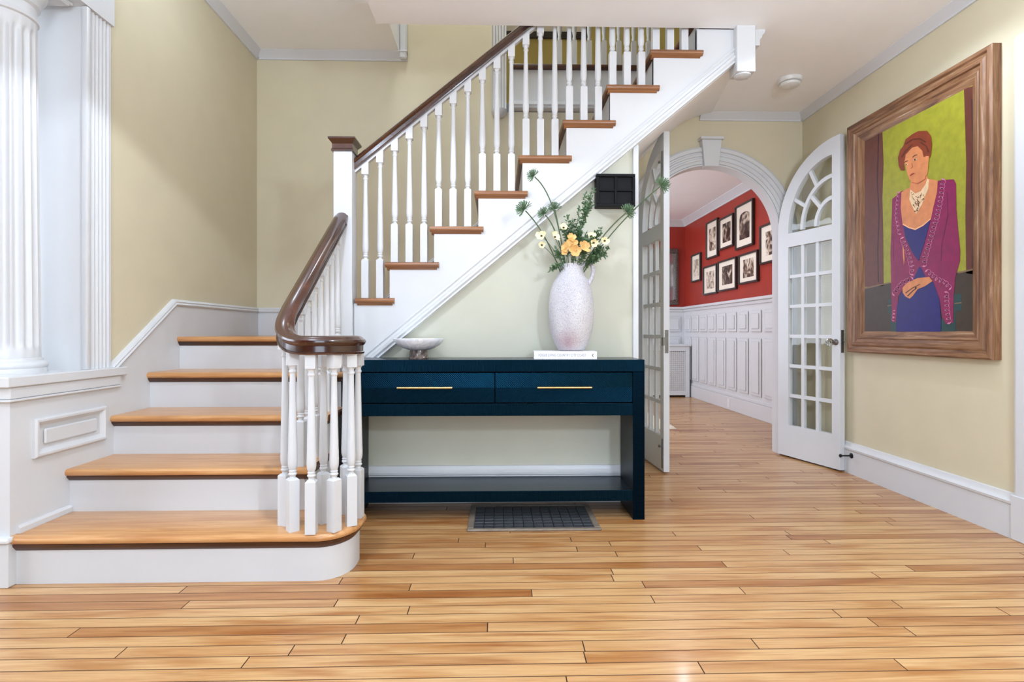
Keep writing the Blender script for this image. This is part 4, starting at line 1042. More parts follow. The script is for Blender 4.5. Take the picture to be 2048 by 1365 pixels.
# ------------------------------------------------------------------ large portrait
PX = XR - .045; PY0, PY1, PZ0, PZ1 = 2.55, 3.635, .820, 2.325
pt = empty('portrait_painting', (XR, (PY0 + PY1) / 2, PZ0)); tag(pt, 'large framed portrait of a woman in a magenta jacket on the right wall', 'painting')
PO = Vector(pt.location)
FW = .140
prf = [(0, 0), (0, .044), (.008, .052), (.022, .052), (.030, .043), (.040, .041), (.052, .047), (.064, .047), (.070, .037), (.088, .033), (.094, .036), (.104, .030), (.114, .030), (FW, .018), (FW, 0)]
def frame_side(c0, c1, d0, d1, mat):
    rings = [[(XR - b_, c[0] + d[0] * a, c[1] + d[1] * a) for a, b_ in prf] for c, d in ((c0, d0), (c1, d1))]
    o = MB().loft(rings).build('frame', mat, None, 20); o.parent = pt; o.location = -PO
frame_side((PY0, PZ0), (PY1, PZ0), (1, 1), (-1, 1), FRAMEH); frame_side((PY0, PZ1), (PY1, PZ1), (1, -1), (-1, -1), FRAMEH)
frame_side((PY0, PZ0), (PY0, PZ1), (1, 1), (1, -1), FRAMEW); frame_side((PY1, PZ0), (PY1, PZ1), (-1, 1), (-1, -1), FRAMEW)
PAINT = [
('painted_curtain', 'curtain', 1, [(3.5,2.19),(3.3341,2.19),(3.3232,1.9952),(3.3341,1.7817),(3.3263,1.5634),(3.3232,1.2386),(3.5,1.2445)]),
('painted_curtain', 'curtain', 1, [(2.7396,2.19),(2.685,2.181),(2.685,1.241),(2.7259,1.2503),(2.7311,1.5451),(2.7259,1.8109)]),
('painted_fold', 'curtainline', 2, [(3.3718,2.19),(3.3623,2.19),(3.375,1.9014),(3.3591,1.6786),(3.3718,1.462),(3.3654,1.2641),(3.375,1.2649),(3.3813,1.4634),(3.3686,1.6806),(3.3845,1.9041)]),
('painted_fold', 'curtainline', 2, [(2.6959,2.1186),(2.6877,2.1151),(2.685,1.8848),(2.6918,1.6949),(2.685,1.4903),(2.6877,1.2725),(2.6938,1.2732),(2.6867,1.4917),(2.6989,1.6969),(2.6887,1.8873)]),
('painted_sofa', 'sofa', 1, [(3.5,1.233),(3.2701,1.25),(2.7738,1.2599),(2.685,1.2669),(2.685,0.955),(3.5,0.955)]),
('painted_sofa_edge', 'sofaline', 2, [(3.5,1.2399),(3.2701,1.2554),(3.2552,1.2487),(3.5,1.2307)]),
('painted_sofa_edge', 'sofaline', 2, [(2.7781,1.2631),(2.685,1.2695),(2.685,1.2617),(2.7738,1.2545)]),
('painted_chair', 'teal', 2, [(3.2851,1.152),(3.2041,1.1555),(3.2041,0.955),(3.2626,0.955),(3.2626,1.0636),(3.2851,1.0697)]),
('painted_chair', 'teal', 2, [(2.8011,1.1505),(2.7544,1.1499),(2.7523,1.0644),(2.7901,1.0614),(2.7901,0.955),(2.8922,0.955),(2.8864,1.0227),(2.8011,1.0207)]),
('painted_chair_edge', 'sofaline', 3, [(3.2881,1.1158),(3.2522,1.1183),(3.2522,1.1119),(3.2881,1.1094)]),
('painted_chair_edge', 'sofaline', 3, [(2.7956,1.1045),(2.7523,1.1057),(2.7523,1.1004),(2.7956,1.099)]),
('painted_jacket', 'jacket', 3, [(3.2478,1.7521),(3.1714,1.7811),(3.1269,1.7768),(3.0599,1.6748),(2.8981,1.7677),(2.8631,1.7618),(2.8011,1.7473),(2.7868,1.7206),(2.7847,1.5928),(2.7738,1.4817),(2.7609,1.3711),(2.763,1.3174),(2.7901,1.2389),(2.8011,1.1486),(2.8044,1.0025),(2.8517,0.9986),(2.8747,1.0318),(2.8922,1.1266),(2.9339,1.2247),(3.021,1.272),(3.0599,1.2661),(3.1407,1.2231),(3.1969,1.1654),(3.2185,1.0118),(3.2478,1.0155),(3.2552,1.1693),(3.2581,1.3391),(3.2626,1.4245),(3.2552,1.5506)]),
('painted_neck', 'skin', 4, [(3.1714,1.7749),(3.1065,1.7867),(3.0971,1.8195),(3.0731,1.838),(2.9831,1.8222),(2.9682,1.7967),(2.904,1.7693),(2.91,1.7064),(2.9364,1.627),(2.9522,1.568),(3.0599,1.5352),(3.1616,1.5851),(3.177,1.6812)]),
('painted_dress', 'blue', 5, [(3.1602,1.5869),(3.1106,1.5569),(3.0625,1.5377),(3.0057,1.5496),(2.9522,1.5728),(2.9831,1.482),(3.021,1.3901),(3.0403,1.3533),(3.0864,1.4095),(3.1379,1.4987)]),
('painted_dress_edge', 'skinlight', 6, [(3.1602,1.589),(3.1106,1.5589),(3.0625,1.5397),(3.0057,1.5515),(2.9522,1.5757),(2.9522,1.5699),(3.0057,1.5447),(3.0625,1.5327),(3.1106,1.5518),(3.1602,1.5817)]),
('painted_skirt', 'blue', 4, [(3.0731,1.2624),(3.0339,1.3228),(3.0185,1.3111),(2.9931,1.2643),(2.9339,1.2247),(2.8922,1.1266),(2.8817,1.0132),(2.884,0.955),(3.2142,0.955),(3.2084,1.1036),(3.1827,1.1749),(3.0998,1.2398)]),
('painted_face', 'skin', 5, [(3.1546,1.9822),(3.1462,1.9406),(3.1269,1.8787),(3.1092,1.833),(3.0864,1.8096),(3.0468,1.7958),(2.9931,1.8036),(2.9731,1.8291),(2.9682,1.8857),(2.9608,1.9201),(2.9831,1.9486),(3.0274,2.0026),(3.0864,2.0126),(3.1269,2.0008)]),
('painted_hair', 'hair', 6, [(3.1941,1.9554),(3.1984,1.9879),(3.1799,2.0255),(3.1546,2.0407),(3.1379,2.0729),(3.089,2.0839),(3.0403,2.0862),(2.9769,2.0649),(2.9485,2.0238),(2.9424,1.9737),(2.9522,1.9144),(2.9632,1.9093),(2.9781,1.9256),(3.0007,1.927),(3.0108,1.9655),(3.0442,2.0024),(3.0864,2.0086),(3.1187,1.9931),(3.1379,1.983),(3.1379,1.9707),(3.149,1.9415),(3.1462,1.8945),(3.1742,1.9048),(3.1912,1.9337)]),
('painted_hair_wave', 'hairdark', 7, [(3.1379,2.0504),(3.0864,2.0578),(3.0274,2.042),(2.9831,2.0069),(2.9881,2.0019),(3.03,2.0351),(3.0837,2.0489),(3.1338,2.0409)]),
('painted_hair_wave', 'hairdark', 7, [(3.1714,1.9845),(3.1407,2.0084),(3.0864,2.0277),(3.081,2.0219),(3.1338,2.0),(3.163,1.9746)]),
('painted_hair_wave', 'hairdark', 7, [(3.021,2.0201),(2.9769,1.9805),(2.9608,1.9413),(2.9707,1.9416),(2.9856,1.9786),(3.0261,2.014)]),
('painted_ear', 'skin', 7, [(2.9831,1.9272),(2.9632,1.9209),(2.9632,1.8938),(2.9756,1.886),(2.9843,1.9004)]),
('painted_hand', 'skin', 6, [(3.1616,1.2125),(3.1269,1.2372),(3.0468,1.2578),(2.9608,1.2561),(2.9388,1.2309),(2.9931,1.2067),(3.0442,1.1951),(3.081,1.1599),(3.1052,1.1453),(3.1379,1.1595),(3.1588,1.1835)]),
('painted_hand_line', 'line', 7, [(3.1379,1.182),(3.0864,1.2064),(3.0274,1.2234),(3.0261,1.2203),(3.0837,1.2022),(3.1352,1.1767)]),
('painted_hand_line', 'line', 7, [(3.1242,1.1627),(3.0864,1.1884),(3.0573,1.2021),(3.0547,1.1979),(3.0824,1.184),(3.1187,1.1583)]),
('painted_ring', 'line', 7, [(3.0652,1.2087),(3.052,1.2096),(3.0507,1.1996),(3.0625,1.1965)]),
('painted_wrist', 'skin', 6, [(3.1602,1.4562),(3.149,1.4391),(3.1435,1.3769),(3.149,1.3417),(3.1574,1.389)]),
('painted_necklace', 'pearl', 6, [(3.0998,1.7728),(3.0625,1.7392),(3.021,1.7425),(2.9856,1.7743),(2.9756,1.7988),(2.9632,1.7914),(2.9682,1.7406),(2.9893,1.7071),(3.0146,1.6643),(3.0547,1.6218),(3.0864,1.6729),(3.1079,1.7162)]),
('painted_bead', 'line', 7, [(3.0519,1.6502),(3.0469,1.6528),(3.0419,1.6479),(3.0469,1.6452)]),
('painted_bead', 'beadd', 7, [(3.0082,1.7169),(3.0025,1.7199),(2.9968,1.7141),(3.0025,1.711)]),
('painted_bead', 'beadd', 7, [(3.0535,1.6383),(3.0494,1.6405),(3.0454,1.6365),(3.0494,1.6343)]),
('painted_bead', 'line', 7, [(3.0437,1.7145),(3.0389,1.717),(3.034,1.7121),(3.0389,1.7096)]),
('painted_bead', 'beadd', 7, [(3.0893,1.7259),(3.0842,1.7284),(3.0792,1.7234),(3.0842,1.7208)]),
('painted_bead', 'beadd', 7, [(3.0429,1.6723),(3.037,1.6755),(3.031,1.6695),(3.037,1.6664)]),
('painted_bead', 'line', 7, [(3.0473,1.6547),(3.0422,1.6575),(3.037,1.6524),(3.0422,1.6496)]),
('painted_bead', 'beadd', 7, [(3.0828,1.7146),(3.0771,1.7175),(3.0714,1.7118),(3.0771,1.7089)]),
('painted_bead', 'beadd', 7, [(3.0005,1.705),(2.9964,1.7072),(2.9923,1.703),(2.9964,1.7009)]),
('painted_bead', 'line', 7, [(3.0613,1.6941),(3.057,1.6963),(3.0527,1.692),(3.057,1.6898)]),
('painted_bead', 'beadd', 7, [(3.0593,1.6817),(3.0538,1.6846),(3.0484,1.6792),(3.0538,1.6763)]),
('painted_bead', 'beadd', 7, [(3.049,1.6923),(3.0427,1.6956),(3.0364,1.6893),(3.0427,1.686)]),
('painted_bead', 'line', 7, [(3.0418,1.6882),(3.0362,1.6911),(3.0306,1.6855),(3.0362,1.6826)]),
('painted_bead', 'beadd', 7, [(3.0311,1.7091),(3.0255,1.712),(3.0199,1.7063),(3.0255,1.7034)]),
('painted_bead', 'beadd', 7, [(3.023,1.7236),(3.0175,1.7264),(3.012,1.7208),(3.0175,1.718)]),
('painted_bead', 'line', 7, [(3.0697,1.6409),(3.0638,1.644),(3.0579,1.6383),(3.0638,1.6351)]),
('painted_bead', 'beadd', 7, [(3.0523,1.7031),(3.0473,1.7057),(3.0423,1.7006),(3.0473,1.698)]),
('painted_bead', 'beadd', 7, [(3.0342,1.6813),(3.0279,1.6846),(3.0216,1.6783),(3.0279,1.6749)]),
('painted_bead', 'line', 7, [(3.0297,1.7172),(3.025,1.7196),(3.0203,1.7148),(3.025,1.7124)]),
('painted_bead', 'beadd', 7, [(3.0426,1.6663),(3.0374,1.6691),(3.0322,1.6639),(3.0374,1.6611)]),
('painted_bead', 'beadd', 7, [(3.0574,1.6447),(3.0515,1.6479),(3.0456,1.6421),(3.0515,1.6389)]),
('painted_bead', 'line', 7, [(3.0268,1.7182),(3.0213,1.7211),(3.0158,1.7155),(3.0213,1.7127)]),
('painted_bead', 'beadd', 7, [(3.0661,1.6408),(3.0621,1.643),(3.0581,1.6391),(3.0621,1.6369)]),
('painted_bead', 'beadd', 7, [(3.0534,1.6417),(3.0472,1.6451),(3.041,1.6389),(3.0472,1.6356)]),
('painted_bead', 'line', 7, [(3.0412,1.6621),(3.0368,1.6645),(3.0324,1.6601),(3.0368,1.6578)]),
('painted_bead', 'beadd', 7, [(3.016,1.6926),(3.01,1.6958),(3.0041,1.6898),(3.01,1.6866)]),
('painted_bead', 'beadd', 7, [(3.0693,1.6647),(3.0648,1.6671),(3.0603,1.6627),(3.0648,1.6603)]),
('painted_bead', 'line', 7, [(3.0467,1.6704),(3.0403,1.6738),(3.0339,1.6674),(3.0403,1.664)]),
('painted_bead', 'beadd', 7, [(3.0902,1.7397),(3.0846,1.7425),(3.079,1.7369),(3.0846,1.7341)]),
('painted_bead', 'beadd', 7, [(3.0652,1.6857),(3.059,1.6889),(3.0529,1.6828),(3.059,1.6796)]),
('painted_bead', 'line', 7, [(3.0668,1.687),(3.0628,1.6892),(3.0587,1.6852),(3.0628,1.683)]),
('painted_bead', 'beadd', 7, [(3.0948,1.752),(3.0897,1.7546),(3.0847,1.7495),(3.0897,1.7469)]),
('painted_bead', 'beadd', 7, [(3.0801,1.7411),(3.0753,1.7435),(3.0705,1.7387),(3.0753,1.7363)]),
('painted_bead', 'line', 7, [(3.0473,1.679),(3.0412,1.6822),(3.0352,1.6762),(3.0412,1.673)]),
('painted_bead', 'beadd', 7, [(3.049,1.684),(3.0429,1.6872),(3.0369,1.6811),(3.0429,1.6779)]),
('painted_bead', 'beadd', 7, [(3.0387,1.6794),(3.0329,1.6825),(3.0271,1.6767),(3.0329,1.6736)]),
('painted_bead', 'line', 7, [(3.008,1.6959),(3.0018,1.6992),(2.9956,1.6929),(3.0018,1.6896)]),
('painted_bead', 'beadd', 7, [(3.0771,1.6737),(3.0714,1.6767),(3.0659,1.6711),(3.0714,1.6682)]),
('painted_bead', 'beadd', 7, [(3.0603,1.6745),(3.0545,1.6776),(3.0487,1.6718),(3.0545,1.6687)]),
('painted_bead', 'line', 7, [(3.0593,1.7214),(3.0549,1.7237),(3.0505,1.7192),(3.0549,1.7169)]),
('painted_bead', 'beadd', 7, [(3.0231,1.6855),(3.0192,1.6876),(3.0153,1.6836),(3.0192,1.6815)]),
('painted_bead', 'beadd', 7, [(3.0733,1.706),(3.0689,1.7083),(3.0645,1.7039),(3.0689,1.7016)]),
('painted_bead', 'line', 7, [(3.0811,1.6793),(3.0764,1.6818),(3.0717,1.6772),(3.0764,1.6747)]),
('painted_bead', 'beadd', 7, [(3.0196,1.7301),(3.0154,1.7323),(3.0112,1.728),(3.0154,1.7258)]),
('painted_bead', 'beadd', 7, [(3.0492,1.6972),(3.0431,1.7004),(3.0369,1.6942),(3.0431,1.691)]),
('painted_bead', 'line', 7, [(3.0493,1.7121),(3.0451,1.7143),(3.041,1.7101),(3.0451,1.708)]),
('painted_brow', 'line', 7, [(3.1462,1.9437),(3.1324,1.9466),(3.116,1.9435),(3.116,1.9404),(3.1311,1.942),(3.1448,1.9392)]),
('painted_brow', 'line', 7, [(3.0837,1.9535),(3.0652,1.9595),(3.0468,1.9566),(3.0468,1.9526),(3.0638,1.9551),(3.081,1.9486)]),
('painted_eye', 'eyew', 7, [(3.1407,1.9266),(3.1297,1.9304),(3.1174,1.9236),(3.1269,1.9163)]),
('painted_eye', 'line', 8, [(3.1352,1.929),(3.1256,1.9271),(3.1256,1.919),(3.1338,1.9205)]),
('painted_eye', 'eyew', 7, [(3.0784,1.9337),(3.0652,1.9396),(3.0481,1.9322),(3.0599,1.9239)]),
('painted_eye', 'line', 8, [(3.0704,1.9382),(3.0586,1.9365),(3.0573,1.9261),(3.0678,1.9274)]),
('painted_nose', 'skinline', 7, [(3.0904,1.9234),(3.0864,1.9221),(3.0797,1.895),(3.0917,1.8896),(3.0998,1.894),(3.085,1.8966)]),
('painted_lips', 'lips', 7, [(3.1038,1.8548),(3.089,1.8606),(3.0704,1.8592),(3.0652,1.8537),(3.0837,1.851),(3.0998,1.8475)]),
('painted_neck_line', 'skinline', 7, [(3.0864,1.8116),(3.0468,1.7948),(2.9931,1.8036),(2.9856,1.821),(2.9818,1.818),(2.9881,1.7993),(3.0442,1.7891),(3.0864,1.8076)]),
('painted_sleeve_line', 'jacketd', 4, [(2.8403,1.6887),(2.8346,1.5671),(2.8747,1.4256),(2.8805,1.3326),(2.8852,1.3351),(2.8794,1.4282),(2.8403,1.5683),(2.8448,1.6899)]),
('painted_sleeve_line', 'jacketd', 4, [(3.2404,1.5479),(3.2316,1.378),(3.236,1.3786),(3.2448,1.5487)]),
('painted_crescent', 'trim', 5, [(3.1773,1.7758),(3.1917,1.7832),(3.2059,1.7826),(3.2127,1.7742),(3.2083,1.7623),(3.1952,1.7532),(3.1802,1.7515),(3.192,1.7604),(3.2008,1.7615),(3.2084,1.7668),(3.2109,1.7737),(3.207,1.7786),(3.1987,1.7789),(3.1904,1.7746)]),
('painted_crescent', 'trim', 5, [(3.1801,1.7516),(3.1945,1.7589),(3.2088,1.7582),(3.2156,1.7498),(3.2112,1.7379),(3.1981,1.7289),(3.183,1.7272),(3.1949,1.7361),(3.2037,1.7371),(3.2113,1.7424),(3.2138,1.7492),(3.2099,1.7541),(3.2016,1.7546),(3.1932,1.7503)]),
('painted_crescent', 'trim', 5, [(3.183,1.7273),(3.1974,1.7346),(3.2117,1.7338),(3.2185,1.7253),(3.2141,1.7134),(3.2009,1.7045),(3.1858,1.703),(3.1978,1.7118),(3.2066,1.7127),(3.2142,1.7179),(3.2167,1.7247),(3.2128,1.7297),(3.2045,1.7302),(3.1961,1.726)]),
('painted_crescent', 'trim', 5, [(3.1858,1.7031),(3.2003,1.7102),(3.2146,1.7093),(3.2214,1.7007),(3.217,1.6889),(3.2038,1.68),(3.1887,1.6786),(3.2006,1.6874),(3.2094,1.6882),(3.2171,1.6934),(3.2196,1.7002),(3.2157,1.7052),(3.2074,1.7057),(3.199,1.7016)]),
('painted_crescent', 'trim', 5, [(3.1887,1.6788),(3.2031,1.6858),(3.2175,1.6848),(3.2243,1.6761),(3.2199,1.6643),(3.2067,1.6556),(3.1915,1.6543),(3.2035,1.6629),(3.2123,1.6637),(3.22,1.6688),(3.2226,1.6756),(3.2186,1.6806),(3.2103,1.6813),(3.2018,1.6772)]),
('painted_crescent', 'trim', 5, [(3.1957,1.6574),(3.2111,1.6619),(3.2237,1.658),(3.2269,1.6476),(3.2191,1.6362),(3.2043,1.6297),(3.1902,1.6313),(3.2038,1.638),(3.212,1.637),(3.2206,1.6408),(3.2252,1.6475),(3.2233,1.6535),(3.216,1.6557),(3.207,1.6531)]),
('painted_crescent', 'trim', 5, [(3.1903,1.6315),(3.2056,1.6358),(3.2181,1.6318),(3.2213,1.6215),(3.2135,1.6101),(3.1988,1.6037),(3.1848,1.6055),(3.1984,1.612),(3.2065,1.611),(3.2151,1.6147),(3.2196,1.6213),(3.2178,1.6273),(3.2105,1.6296),(3.2015,1.6271)]),
('painted_crescent', 'trim', 5, [(3.1848,1.6056),(3.2001,1.6098),(3.2126,1.6057),(3.2158,1.5954),(3.208,1.5841),(3.1934,1.5779),(3.1794,1.5797),(3.1929,1.5861),(3.2011,1.585),(3.2096,1.5887),(3.2141,1.5952),(3.2122,1.6012),(3.205,1.6036),(3.1961,1.6012)]),
('painted_crescent', 'trim', 5, [(3.1794,1.5798),(3.1946,1.5839),(3.2071,1.5797),(3.2103,1.5694),(3.2025,1.5582),(3.1879,1.5521),(3.174,1.554),(3.1875,1.5603),(3.1956,1.5592),(3.2041,1.5628),(3.2086,1.5692),(3.2067,1.5753),(3.1995,1.5777),(3.1906,1.5753)]),
('painted_crescent', 'trim', 5, [(3.174,1.5541),(3.1892,1.5581),(3.2016,1.5538),(3.2048,1.5435),(3.1971,1.5324),(3.1825,1.5264),(3.1686,1.5284),(3.1821,1.5346),(3.1901,1.5334),(3.1986,1.5369),(3.2031,1.5433),(3.2013,1.5494),(3.194,1.5519),(3.1852,1.5496)]),
('painted_crescent', 'trim', 5, [(3.1479,1.5088),(3.1666,1.5105),(3.1792,1.5023),(3.1791,1.4884),(3.1664,1.476),(3.1477,1.4716),(3.1327,1.4773),(3.1501,1.4822),(3.1589,1.4789),(3.1697,1.4814),(3.1771,1.4886),(3.1772,1.4967),(3.1699,1.5015),(3.159,1.5005)]),
('painted_crescent', 'trim', 5, [(3.1358,1.4837),(3.1543,1.4853),(3.1669,1.477),(3.1668,1.4631),(3.1541,1.4509),(3.1356,1.4467),(3.1207,1.4525),(3.138,1.4572),(3.1467,1.4538),(3.1575,1.4563),(3.1648,1.4634),(3.1649,1.4714),(3.1576,1.4762),(3.1468,1.4753)]),
('painted_crescent', 'trim', 5, [(3.1238,1.4588),(3.1422,1.4602),(3.1546,1.4519),(3.1545,1.4381),(3.142,1.426),(3.1236,1.4219),(3.1089,1.4278),(3.126,1.4324),(3.1346,1.4289),(3.1453,1.4313),(3.1526,1.4384),(3.1526,1.4464),(3.1454,1.4512),(3.1347,1.4504)]),
('painted_crescent', 'trim', 5, [(3.1119,1.4341),(3.1301,1.4354),(3.1425,1.427),(3.1424,1.4132),(3.1299,1.4013),(3.1117,1.3974),(3.097,1.4033),(3.114,1.4077),(3.1226,1.4043),(3.1332,1.4066),(3.1404,1.4135),(3.1405,1.4215),(3.1333,1.4264),(3.1227,1.4256)]),
('painted_crescent', 'trim', 5, [(3.0972,1.4084),(3.1154,1.4112),(3.1291,1.4042),(3.1313,1.3908),(3.1206,1.3782),(3.1028,1.3729),(3.0871,1.3775),(3.1035,1.3831),(3.1127,1.3805),(3.1231,1.3836),(3.1293,1.3909),(3.128,1.3987),(3.12,1.4028),(3.1094,1.4012)]),
('painted_crescent', 'trim', 5, [(3.0891,1.3837),(3.1072,1.3864),(3.1209,1.3792),(3.123,1.3659),(3.1124,1.3534),(3.0947,1.3483),(3.0791,1.3529),(3.0954,1.3585),(3.1046,1.3558),(3.1149,1.3588),(3.121,1.366),(3.1198,1.3738),(3.1119,1.3779),(3.1013,1.3764)]),
('painted_crescent', 'trim', 5, [(3.0811,1.3592),(3.0991,1.3617),(3.1127,1.3544),(3.1148,1.3411),(3.1043,1.3288),(3.0867,1.3237),(3.0711,1.3285),(3.0874,1.3339),(3.0965,1.3311),(3.1067,1.3341),(3.1129,1.3413),(3.1116,1.349),(3.1037,1.3532),(3.0932,1.3518)]),
('painted_crescent', 'trim', 5, [(3.0665,1.3309),(3.0833,1.3373),(3.0999,1.334),(3.1075,1.3225),(3.1021,1.3089),(3.0866,1.3003),(3.0691,1.301),(3.0831,1.3096),(3.0934,1.3093),(3.1024,1.3143),(3.1055,1.3222),(3.1011,1.3288),(3.0914,1.3308),(3.0816,1.3271)]),
('painted_crescent', 'trim', 5, [(3.0686,1.307),(3.0855,1.3133),(3.1021,1.3099),(3.1097,1.2984),(3.1043,1.2848),(3.0888,1.2763),(3.0713,1.2771),(3.0853,1.2857),(3.0955,1.2852),(3.1045,1.2902),(3.1077,1.2981),(3.1032,1.3047),(3.0936,1.3068),(3.0837,1.3031)]),
('painted_crescent', 'trim', 5, [(3.0767,1.2499),(3.08,1.2625),(3.0935,1.2714),(3.1104,1.2718),(3.1219,1.2636),(3.122,1.2509),(3.1107,1.2403),(3.1097,1.2522),(3.1162,1.2583),(3.1162,1.2657),(3.1095,1.2705),(3.0997,1.2702),(3.0919,1.2651),(3.0899,1.2577)]),
('painted_crescent', 'trim', 5, [(3.1056,1.2417),(3.109,1.2545),(3.1228,1.2634),(3.1399,1.2638),(3.1516,1.2554),(3.1518,1.2426),(3.1402,1.2319),(3.1392,1.244),(3.1459,1.2501),(3.1458,1.2576),(3.139,1.2624),(3.1291,1.2622),(3.1211,1.257),(3.1191,1.2496)]),
('painted_crescent', 'trim', 5, [(3.1351,1.2334),(3.1386,1.2462),(3.1525,1.2552),(3.17,1.2556),(3.182,1.2471),(3.1821,1.2341),(3.1703,1.2234),(3.1693,1.2356),(3.1761,1.2418),(3.1761,1.2493),(3.1691,1.2542),(3.159,1.254),(3.1508,1.2488),(3.1488,1.2413)]),
('painted_crescent', 'trim', 5, [(3.1589,1.2267),(3.1699,1.2377),(3.1874,1.2414),(3.2025,1.2357),(3.2073,1.2234),(3.1991,1.2111),(3.1825,1.2051),(3.1893,1.2169),(3.1989,1.2204),(3.2036,1.2276),(3.2009,1.2347),(3.1921,1.238),(3.1819,1.2359),(3.1755,1.2294)]),
('painted_crescent', 'trim', 5, [(3.179,1.2083),(3.1901,1.2193),(3.2079,1.2229),(3.2231,1.217),(3.2279,1.2047),(3.2197,1.1923),(3.2028,1.1864),(3.2097,1.1982),(3.2195,1.2017),(3.2243,1.2089),(3.2215,1.216),(3.2126,1.2194),(3.2023,1.2174),(3.1958,1.2109)]),
('painted_crescent', 'trim', 5, [(3.1993,1.1896),(3.2106,1.2006),(3.2286,1.2041),(3.244,1.1982),(3.2489,1.1857),(3.2406,1.1733),(3.2235,1.1674),(3.2304,1.1793),(3.2404,1.1828),(3.2452,1.1899),(3.2424,1.1972),(3.2334,1.2006),(3.2229,1.1986),(3.2163,1.1922)]),
('painted_crescent', 'trim', 5, [(2.8828,1.7733),(2.8674,1.7706),(2.8546,1.76),(2.851,1.7468),(2.8583,1.7378),(2.8729,1.7375),(2.8874,1.7463),(2.8737,1.7472),(2.8654,1.7421),(2.8569,1.7423),(2.8527,1.7475),(2.8548,1.7551),(2.8622,1.7613),(2.8711,1.7628)]),
('painted_crescent', 'trim', 5, [(2.8867,1.7507),(2.8711,1.7482),(2.8584,1.7376),(2.8547,1.7245),(2.8621,1.7154),(2.8767,1.715),(2.8913,1.7236),(2.8775,1.7246),(2.8692,1.7197),(2.8607,1.7199),(2.8564,1.7251),(2.8585,1.7328),(2.8659,1.7389),(2.8749,1.7403)]),
('painted_crescent', 'trim', 5, [(2.8905,1.7281),(2.8749,1.7257),(2.8621,1.7152),(2.8585,1.7021),(2.8659,1.6929),(2.8806,1.6924),(2.8951,1.701),(2.8814,1.7021),(2.873,1.6971),(2.8645,1.6974),(2.8602,1.7027),(2.8623,1.7103),(2.8697,1.7164),(2.8787,1.7178)]),
('painted_crescent', 'trim', 5, [(2.8943,1.7055),(2.8787,1.7032),(2.8659,1.6928),(2.8623,1.6796),(2.8696,1.6704),(2.8844,1.6698),(2.899,1.6782),(2.8852,1.6794),(2.8768,1.6746),(2.8683,1.6749),(2.864,1.6803),(2.8661,1.6879),(2.8735,1.6939),(2.8825,1.6952)]),
('painted_crescent', 'trim', 5, [(2.8975,1.6832),(2.8818,1.6801),(2.8695,1.6693),(2.8669,1.6563),(2.8752,1.6476),(2.8904,1.6478),(2.9046,1.6568),(2.8904,1.6573),(2.8822,1.652),(2.8734,1.6519),(2.8686,1.657),(2.8701,1.6645),(2.8772,1.6708),(2.8863,1.6725)]),
('painted_crescent', 'trim', 5, [(2.9034,1.6612),(2.8876,1.6582),(2.8753,1.6474),(2.8727,1.6344),(2.881,1.6257),(2.8962,1.6257),(2.9105,1.6346),(2.8962,1.6352),(2.888,1.6301),(2.8792,1.63),(2.8744,1.6351),(2.8759,1.6426),(2.883,1.6489),(2.8921,1.6505)]),
('painted_crescent', 'trim', 5, [(2.9093,1.639),(2.8934,1.6362),(2.8811,1.6255),(2.8784,1.6125),(2.8868,1.6037),(2.902,1.6036),(2.9164,1.6124),(2.902,1.6131),(2.8938,1.608),(2.885,1.608),(2.8801,1.6131),(2.8817,1.6207),(2.8888,1.6269),(2.898,1.6285)]),
('painted_crescent', 'trim', 5, [(2.9152,1.6168),(2.8993,1.6141),(2.8869,1.6035),(2.8842,1.5904),(2.8926,1.5815),(2.9079,1.5814),(2.9223,1.5901),(2.9079,1.5909),(2.8997,1.5858),(2.8908,1.5859),(2.8859,1.5911),(2.8875,1.5987),(2.8947,1.6048),(2.9038,1.6063)]),
('painted_crescent', 'trim', 5, [(2.92,1.5951),(2.904,1.5913),(2.8925,1.58),(2.8913,1.5671),(2.901,1.5591),(2.9167,1.56),(2.9305,1.5696),(2.9156,1.5693),(2.9077,1.5638),(2.8986,1.5632),(2.893,1.5679),(2.8937,1.5754),(2.9004,1.5819),(2.9096,1.5841)]),
('painted_crescent', 'trim', 5, [(2.9287,1.5738),(2.9126,1.5701),(2.9011,1.5589),(2.8999,1.546),(2.9096,1.5379),(2.9255,1.5387),(2.9393,1.5482),(2.9243,1.548),(2.9164,1.5425),(2.9072,1.542),(2.9016,1.5468),(2.9023,1.5543),(2.909,1.5607),(2.9183,1.5628)]),
('painted_crescent', 'trim', 5, [(2.9375,1.5525),(2.9213,1.5488),(2.9097,1.5377),(2.9085,1.5248),(2.9183,1.5165),(2.9342,1.5173),(2.9481,1.5267),(2.9331,1.5266),(2.9251,1.5212),(2.9159,1.5207),(2.9102,1.5255),(2.9109,1.533),(2.9176,1.5394),(2.927,1.5415)]),
('painted_crescent', 'trim', 5, [(2.9463,1.531),(2.9301,1.5274),(2.9184,1.5164),(2.9172,1.5034),(2.927,1.4951),(2.943,1.4957),(2.957,1.505),(2.9419,1.5051),(2.9339,1.4997),(2.9246,1.4993),(2.9189,1.5041),(2.9196,1.5116),(2.9264,1.5181),(2.9358,1.5201)]),
('painted_crescent', 'trim', 5, [(2.9556,1.5092),(2.9392,1.5061),(2.9272,1.4952),(2.9257,1.4822),(2.9353,1.4735),(2.9513,1.4738),(2.9656,1.4828),(2.9504,1.4833),(2.9423,1.478),(2.933,1.4779),(2.9274,1.4829),(2.9283,1.4904),(2.9352,1.4967),(2.9447,1.4985)]),
('painted_crescent', 'trim', 5, [(2.9639,1.4872),(2.9474,1.4842),(2.9354,1.4734),(2.9338,1.4603),(2.9435,1.4516),(2.9596,1.4517),(2.9739,1.4607),(2.9587,1.4612),(2.9505,1.456),(2.9412,1.4559),(2.9356,1.461),(2.9365,1.4686),(2.9434,1.4748),(2.953,1.4765)]),
